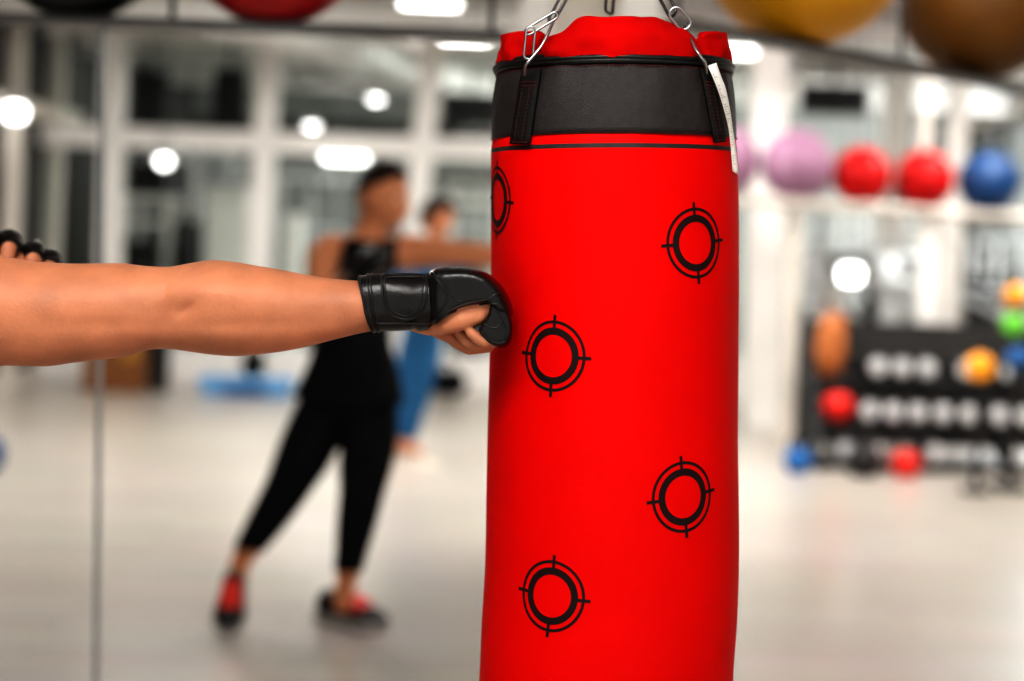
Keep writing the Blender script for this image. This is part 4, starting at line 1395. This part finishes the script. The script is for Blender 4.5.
# --- exercise machines
def machine(label, x, y, hgt=2.1, wd=0.9, frame='white', stack='blackplastic', rz=0.0, pad='blackplastic', group=None):
    o = thing('cable_machine', label, 'exercise machine', (x, y, 0), rz, group)
    fm = M[frame]
    T = 0.07
    for sx in (-1, 1):
        bm = NB(); bx(bm, (sx * wd / 2, 0.2, hgt / 2), (T, T, hgt), bev=0.01); obj('upright', bm, fm, o, inv=False)
    bm = NB(); bx(bm, (0, 0.2, hgt), (wd + T, T, T), bev=0.01); bx(bm, (0, -0.2, hgt - 0.02), (T, 0.8, T), bev=0.01); obj('top_beam', bm, fm, o, inv=False)
    bm = NB(); bx(bm, (0, -0.15, 0.04), (T, 1.1, 0.08), bev=0.01); bx(bm, (0, 0.2, 0.04), (wd, T, 0.08), bev=0.01); obj('base', bm, fm, o, inv=False)
    bm = NB()
    for k in range(12): bx(bm, (0, 0.2, 0.14 + k * 0.06), (wd * 0.45, 0.12, 0.052), bev=0.004)
    obj('weight_stack', bm, M[stack], o, inv=False)
    bm = NB()
    for sx in (-1, 1): tube(bm, [(sx * wd * 0.15, 0.2, 0.1), (sx * wd * 0.15, 0.2, hgt)], 0.012, 8)
    obj('guide_rod', bm, M['chrome'], o, smooth=60, inv=False)
    bm = NB(); bx(bm, (0, -0.45, 0.46), (0.34, 0.36, 0.07), bev=0.03); tube(bm, [(0, -0.4, 0.06), (0, -0.42, 0.44)], 0.03, 10); obj('seat', bm, M[pad], o, inv=False)
    bm = NB(); bx(bm, (0, -0.22, 0.85), (0.30, 0.07, 0.62), bev=0.03); obj('backrest', bm, M[pad], o, inv=False)
    bm = NB(); lathe(bm, [(0.02, -0.02), (0.07, -0.02), (0.06, 0), (0.07, 0.02), (0.02, 0.02)], (0, -0.55, hgt - 0.10), 20, 'X'); obj('pulley', bm, M['blackplastic'], o, inv=False)
    bm = NB(); tube(bm, [(0, -0.58, hgt - 0.1), (0, -0.58, hgt - 0.55)], 0.006, 6); tube(bm, [(-0.4, -0.55, hgt - 0.62), (-0.25, -0.58, hgt - 0.55), (0.25, -0.58, hgt - 0.55), (0.4, -0.55, hgt - 0.62)], 0.014, 8); obj('pull_bar', bm, M['chrome'], o, smooth=60, inv=False)
    return o
def gx(px, Y): return at(px, 225, Y).x
machine('white-framed cable machine behind the partition, by the side wall', gx(180, 17.0), 17.0, 2.15, 1.0, 'silver')
machine('white cable machine with black weight stack behind the tank-top man', gx(322, 17.0), 17.0, 1.95, 1.0, 'silver')
machine('tall pale cable machine behind the partition, between two white posts', gx(222, 18.6), 18.6, 2.3, 0.8, 'white', 'greymetal')
machine('dark-framed cable machine behind the partition, beside the hidden side of the bag', gx(468, 16.5), 16.5, 2.0, 0.9, 'blackplastic')
machine('grey cable machine standing behind the dumbbell rack', gx(872, 15.0), 15.0, 2.0, 0.85, 'greymetal', rz=0.2)
machine('dark cable machine near the daylight windows', gx(985, 17.0), 17.0, 1.55, 0.9, 'greymetal', rz=-0.3)

def treadmill(label, x, y, rz, m='silver'):
    o = thing('treadmill', label, 'treadmill', (x, y, 0), rz)
    bm = NB(); bx(bm, (0, 0, 0.12), (0.75, 1.7, 0.14), bev=0.03); obj('deck', bm, M['blackplastic'], o, inv=False)
    for s in (-1, 1):
        bm = NB(); tube(bm, [(s * 0.36, 0.55, 0.1), (s * 0.36, 0.75, 1.15)], 0.045, 12); obj('upright', bm, M[m], o, smooth=60, inv=False)
        bm = NB(); tube(bm, smooth_path([(s * 0.36, 0.72, 1.02), (s * 0.37, 0.4, 0.98), (s * 0.37, 0.0, 0.85)], 4), 0.03, 10); obj('handrail', bm, M[m], o, smooth=60, inv=False)
    bm = NB(); bx(bm, (0, 0.76, 1.22), (0.82, 0.12, 0.34), rot=Matrix.Rotation(math.radians(-25), 3, 'X'), bev=0.04)
    con = obj('console', bm, M[m], o, inv=False)
    bm = NB(); bx(bm, (0, 0.695, 1.25), (0.40, 0.02, 0.2), rot=Matrix.Rotation(math.radians(-25), 3, 'X'), bev=0.01); obj('screen', bm, M['blackplastic'], con, inv=False)
    return o
treadmill('silver treadmill behind the dumbbells, under the pale shelf post', gx(900, 13.0), 13.0, 0.4)
treadmill('silver treadmill facing the windows, behind the blue ball', gx(985, 13.6), 13.6, 0.7)

# upright black heavy bag far off, hanging in the far hall
p = at(188, 236, 15.3)
o = thing('heavy_bag', 'small black hanging bag behind the partition', 'punching bag', (p.x, p.y, p.z - 0.3))
bm = NB(); lathe(bm, [(0.001, -0.38), (0.13, -0.38), (0.15, -0.35), (0.15, 0.0), (0.14, 0.22), (0.12, 0.25), (0.001, 0.25)], (p.x, p.y, p.z - 0.1), 24); obj('body', bm, M['blackplastic'], o, smooth=40)
bm = NB(); tube(bm, [(p.x, p.y, p.z + 0.15), (p.x, p.y, H)], 0.012, 8); obj('chain', bm, M['darksteel'], o)
bm = NB(); lathe(bm, [(0.001, -0.03), (0.03, -0.03), (0.06, -0.008), (0.06, 0.001)], (p.x, p.y, H), 20); obj('ceiling_mount', bm, M['darksteel'], o)

# wall mirrors / posters? dark screens fixed high in the far hall
def screen(label, px0, px1, py0, py1, Y):
    a, b = at(px0, py0, Y), at(px1, py1, Y)
    o = thing('television', label, 'television', ((a.x + b.x) / 2, Y, (a.z + b.z) / 2))
    bm = NB(); bx(bm, ((a.x + b.x) / 2, Y, (a.z + b.z) / 2), (b.x - a.x, 0.06, a.z - b.z), bev=0.015); obj('casing', bm, M['blackplastic'], o)
    bm = NB(); bx(bm, ((a.x + b.x) / 2, Y - 0.034, (a.z + b.z) / 2), ((b.x - a.x) * 0.94, 0.006, (a.z - b.z) * 0.92)); obj('screen', bm, M['shoe_black'], o)
    bm = NB(); tube(bm, [((a.x + b.x) / 2, Y + 0.02, a.z - 0.05), ((a.x + b.x) / 2, Y + 0.02, H)], 0.02, 8); obj('hanger', bm, M['darksteel'], o)
screen('black television hung upright in the far hall, nearer the slim seam', 132, 168, 70, 128, 15.0)
screen('black television hung upright in the far hall, nearer the white post', 214, 246, 68, 130, 15.0)
screen('wide black television hung beyond the partition, beside the bag', 443, 500, 92, 128, 15.2)
screen('dark brown screen hung above the pink balls', 800, 868, 84, 116, 14.6)

# --- step platform, boxes, black bag on the floor
p = floor_at(247, 394)
o = thing('step_platform', 'light blue aerobic step platform on the floor by the partition', 'step platform', p)
bm = NB(); bx(bm, (p.x, p.y, 0.115), (0.80, 0.36, 0.05), bev=0.02); obj('top', bm, M['step'], o)
for s in (-1, 1):
    bm = NB(); bx(bm, (p.x + s * 0.27, p.y, 0.045), (0.18, 0.33, 0.09), bev=0.015); obj('riser', bm, M['step'], o)
bm = NB(); bx(bm, (p.x, p.y + 0.02, 0.04), (0.40, 0.28, 0.08), bev=0.01); obj('underside', bm, M['blue'], o)

p = floor_at(112, 392)
o = thing('plyo_box', 'brown wooden jump box on the floor near the slim seam', 'box', p)
bm = NB(); bx(bm, (p.x, p.y + 0.2, 0.24), (0.50, 0.40, 0.48), bev=0.006); obj('body', bm, M['wood'], o)
bm = NB(); bx(bm, (p.x + 0.14, p.y - 0.004, 0.33), (0.16, 0.012, 0.12), bev=0.004); obj('front_panel', bm, M['ply'], o)
p2 = floor_at(159, 391)
o = thing('trash_bin', 'slim black bin standing beside the brown jump box', 'bin', p2)
bm = NB(); lathe(bm, [(0.001, 0.0), (0.075, 0.0), (0.085, 0.4), (0.09, 0.42), (0.001, 0.42)], (p2.x, p2.y, 0), 24); obj('body', bm, M['blackplastic'], o, smooth=40)
bm = NB(); lathe(bm, [(0.092, 0.42), (0.094, 0.44), (0.06, 0.475), (0.001, 0.48)], (p2.x, p2.y, 0), 24); obj('lid', bm, M['blackplastic'], o, smooth=40)

p = floor_at(441, 396)
o = thing('duffel_bag', 'black duffel bag lying on the floor beside the person in jeans', 'bag', p)
bm = NB(); capsule(bm, [(p.x - 0.04, p.y, 0.115), (p.x, p.y, 0.12), (p.x + 0.12, p.y, 0.115)], [0.105, 0.115, 0.105], 20); obj('body', bm, M['black_cloth'], o, smooth=60)
bm = NB(); tube(bm, smooth_path([(p.x - 0.05, p.y - 0.08, 0.19), (p.x, p.y - 0.05, 0.29), (p.x + 0.08, p.y - 0.05, 0.29), (p.x + 0.13, p.y - 0.08, 0.19)], 4), 0.01, 8); obj('handle', bm, M['blackplastic'], o, smooth=60)
bm = NB(); tube(bm, [(p.x - 0.1, p.y, 0.225), (p.x + 0.17, p.y, 0.225)], 0.006, 6); obj('zipper', bm, M['darksteel'], o)

# blue ball on the floor at the frame edge
p = floor_at(-17, 476)
ball('exercise_ball', 'blue ball on the floor, cut off by the frame edge', p + Vector((0, 0, 0.12)), 0.12, M['ball_blue'])

# white bench cabinet in front of the partition
def bench(label, px, w_, Y):
    x = gx(px, Y)
    o = thing('storage_bench', label, 'bench', (x, Y, 0))
    bm = NB(); bx(bm, (x, Y, 0.19), (w_, 0.34, 0.38), bev=0.01); obj('body', bm, M['white'], o)
    bm = NB(); bx(bm, (x, Y - 0.02, 0.40), (w_ + 0.05, 0.40, 0.05), bev=0.015); obj('top', bm, M['white'], o)
    for k in (-1, 0, 1):
        bm = NB(); bx(bm, (x + k * w_ * 0.31, Y - 0.172, 0.21), (w_ * 0.26, 0.012, 0.22)); obj('front_panel', bm, M['greymetal'], o)
bench('low white bench with grey panels behind the blue step', 225, 1.15, 14.7)

# --- white storage units beyond the partition
def locker(label, px0, px1, py_top, Y, doors=2):
    a, b = at(px0, py_top, Y), at(px1, py_top, Y)
    w_, h_, cx = b.x - a.x, (a.z + b.z) / 2, (a.x + b.x) / 2
    o = thing('locker', label, 'locker', (cx, Y + 0.2, 0))
    bm = NB(); bx(bm, (cx, Y + 0.2, h_ / 2), (w_, 0.4, h_), bev=0.01); obj('body', bm, M['white'], o)
    for k in range(doors):
        x = cx + w_ * ((k + 0.5) / doors - 0.5)
        bm = NB(); bx(bm, (x, Y - 0.008, h_ / 2), (w_ / doors * 0.94, 0.02, h_ * 0.95), bev=0.005); d = obj('door', bm, M['white'], o)
        bm = NB(); tube(bm, [(x + w_ / doors * 0.33, Y - 0.03, h_ * 0.45), (x + w_ / doors * 0.33, Y - 0.03, h_ * 0.55)], 0.012, 8); obj('handle', bm, M['greymetal'], d)
def shelf_unit(label, px0, px1, pys, Y):
    zs = [at((px0 + px1) / 2, y, Y).z for y in pys]
    x0, x1 = at(px0, 225, Y).x, at(px1, 225, Y).x
    o = thing('storage_shelf', label, 'shelf', ((x0 + x1) / 2, Y + 0.2, 0))
    for z in zs:
        bm = NB(); bx(bm, ((x0 + x1) / 2, Y + 0.2, z), (x1 - x0, 0.4, 0.06), bev=0.008); obj('board', bm, M['white'], o)
    for x in (x0 + 0.03, x1 - 0.03):
        for y in (Y + 0.03, Y + 0.37):
            bm = NB(); bx(bm, (x, y, zs[0] / 2), (0.05, 0.05, zs[0])); obj('post', bm, M['white'], o)
    return o, x0, x1, zs
locker('pale locker pair behind the partition, beside the small black hanging bag', 206, 250, 186, 15.4)
locker('narrow white locker behind the partition, right behind the tank-top man', 283, 300, 214, 15.4, 1)
o, x0, x1, zs = shelf_unit('white storage shelf behind the partition, close to the jump box', 114, 170, (198, 222, 290), 15.3)
def carton(label, x, z, w_, h_):
    o = thing('storage_box', label, 'box', (x, 15.5, z))
    bm = NB(); bx(bm, (x, 15.5, z + h_ / 2), (w_, 0.3, h_), bev=0.01); obj('body', bm, M['blackplastic'], o)
    bm = NB(); bx(bm, (x, 15.5, z + h_ + 0.012), (w_ + 0.02, 0.32, 0.03), bev=0.008); obj('lid', bm, M['walldark'], o)
carton('black lidded box on top of the white storage shelf behind the partition', x0 + 0.30, zs[0] + 0.031, 0.36, 0.30)
carton('black lidded box on the lower board of the white storage shelf', x0 + 0.26, zs[2] + 0.031, 0.34, 0.42)
shelf_unit('white shelf behind the partition, showing between the person in blue and the bag', 446, 500, (186, 203, 300), 15.2)

# --- ceiling lights, pendant panels and a projector
def panel_light(label, px, py, Y, w_, dpt=0.6, hgt=0.07):
    c = at(px, py, Y)
    o = thing('ceiling_light', label, 'ceiling light', c, 0, None)
    bm = NB(); bx(bm, (c.x, c.y, c.z + 0.03), (w_ + 0.04, dpt + 0.04, 0.05), bev=0.01); obj('housing', bm, M['greymetal'], o)
    bm = NB(); bx(bm, (c.x, c.y, c.z - hgt / 2 + 0.01), (w_, dpt, hgt), bev=0.03); obj('diffuser', bm, M['lamp'], o)
    for s in (-1, 1):
        bm = NB(); tube(bm, [(c.x + s * w_ * 0.35, c.y, c.z + 0.05), (c.x + s * w_ * 0.35, c.y, H)], 0.005, 6); obj('cable', bm, M['darksteel'], o)
panel_light('bright long light panel overhead just beside the punching bag top', 465, 38, 11.6, 0.36, 0.14, 0.03)
panel_light('bright light panel cut by the top edge, above the black-railed rack', 430, 3, 11.0, 0.40, 0.12, 0.03)
panel_light('small round-looking light above the head of the man in the tank top', 376, 99, 13.7, 0.10, 0.10, 0.03)
panel_light('small light next to the one above the tank-top man, slightly lower', 312, 126, 13.75, 0.10, 0.10, 0.03)
panel_light('bright light panel overhead on the pink-ball side of the bag', 738, 51, 11.6, 0.24, 0.14, 0.03)
panel_light('square light panel high before the dark side wall', 15, 106, 12.8, 0.13, 0.2, 0.12)
panel_light('white glowing light beyond the partition, over the pale cable machine', 164, 158, 13.7, 0.10, 0.12, 0.08)
panel_light('white glowing light high beyond the partition near the tank-top man', 345, 152, 15.5, 0.42, 0.2, 0.10)
panel_light('round white light beyond the dumbbell rack, under the red ball', 851, 267, 12.0, 0.15, 0.12, 0.13)

def projector(label, px, py, Y):
    c = at(px, py, Y)
    o = thing('pendant_lamp', label, 'pendant lamp', c)
    bm = NB(); lathe(bm, [(0.001, 0.10), (0.06, 0.10), (0.075, 0.05), (0.085, -0.06), (0.08, -0.07), (0.001, -0.05)], c, 24); obj('shade', bm, M['white'], o, smooth=40)
    bm = NB(); tube(bm, [c + Vector((0, 0, 0.1)), Vector((c.x, c.y, H))], 0.03, 10); obj('stem', bm, M['silver'], o, smooth=60)
    bm = NB(); bmesh.ops.create_uvsphere(bm, u_segments=16, v_segments=12, radius=0.05, matrix=Matrix.Translation(c + Vector((0, 0, -0.05)))); obj('bulb', bm, M['tag'], o, smooth=60)
projector('white pendant lamp hanging between two ceiling panels beyond the bag top', 412, 40, 12.5)
projector('white pendant lamp hanging above the pink balls', 789, 88, 13.0)

# =====================================================================================
# LIGHT
# =====================================================================================
def area(name, loc, rot, size, power, col=(1, 0.97, 0.93), sy=None):
    d = bpy.data.lights.new(name, 'AREA'); d.energy = power; d.color = col
    d.size = size
    if sy: d.shape = 'RECTANGLE'; d.size_y = sy
    o = bpy.data.objects.new(name, d); C.objects.link(o)
    o.location = loc; o.rotation_euler = rot
    return o
area('unseen_key_near', (-0.3, 0.3, H - 0.05), (math.radians(22), 0, 0), 1.4, 75)  # unseen key lamp, added to light the bag and arm
area('unseen_fill_side', (-1.6, 1.2, H - 0.05), (0, math.radians(-12), 0), 1.0, 8)  # unseen weak area lamp, added above the arm side
for y in (8.4, 10.6):
    for x in (-2.2, 0.8, 3.6):
        area('unseen_fill', (x, y, H - 0.03), (0, 0, 0), 1.0, 46)  # unseen area lamps above the view, set to brighten the floor farther back
for x in (-2, 2):
    area('added_fill_far', (x, 17.3, H - 0.25), (0, 0, 0), 1.2, 30)  # bare area lamps added to lift the far hall
area('added_fill_man', (0.9, 3.6, H - 0.05), (math.radians(38), 0, math.radians(-14)), 0.8, 40)  # unseen fill lamp, added and tilted to light the tank-top man
area('window_daylight', (XR - 0.05, 17.4, 1.9), (0, math.radians(90), 0), 2.0, 110, (0.95, 0.98, 1.0), 5.0)

bm = NB(); bx(bm, (9.4, 30, 2.6), (0.2, 44.0, 6.0)); bx(bm, (7.7, 30, -0.05), (3.4, 44.0, 0.1))  # white facade and ground added, sunlit so the windows look out on white
struct('exterior', bm, M['white'])
sd_ = bpy.data.lights.new('sun', 'SUN'); sd_.energy = 30.0; sd_.angle = 0.02
so_ = bpy.data.objects.new('sun', sd_); C.objects.link(so_)
so_.rotation_euler = Vector((1, 0.15, -1.0)).to_track_quat('-Z', 'Y').to_euler()
wd_ = bpy.data.worlds.new('world'); bpy.context.scene.world = wd_
wd_.use_nodes = True
bg = wd_.node_tree.nodes['Background']
bg.inputs['Color'].default_value = (1.0, 0.985, 0.96, 1)
bg.inputs['Strength'].default_value = 0.5

cd = bpy.data.cameras.new('camera'); cam = bpy.data.objects.new('camera', cd); C.objects.link(cam)
cd.sensor_width = 36; cd.lens = F / 1024 * 36
cd.shift_y = -(340.5 - 225) / 1024
cd.shift_x = 0
cd.clip_start = 0.05; cd.clip_end = 200
mw = Matrix.Identity(4)
mw.col[0][:3] = R_; mw.col[1][:3] = U_; mw.col[2][:3] = -FW; mw.col[3][:3] = CAM
cam.matrix_world = mw
cd.dof.use_dof = True
cd.dof.focus_distance = 1.91
cd.dof.aperture_fstop = 1.7
sc = bpy.context.scene
sc.camera = cam
sc.view_settings.view_transform = 'Standard'
sc.view_settings.look = 'High Contrast'
sc.view_settings.exposure = 0.45
sc.cycles.use_denoising = True
sc.cycles.max_bounces = 8
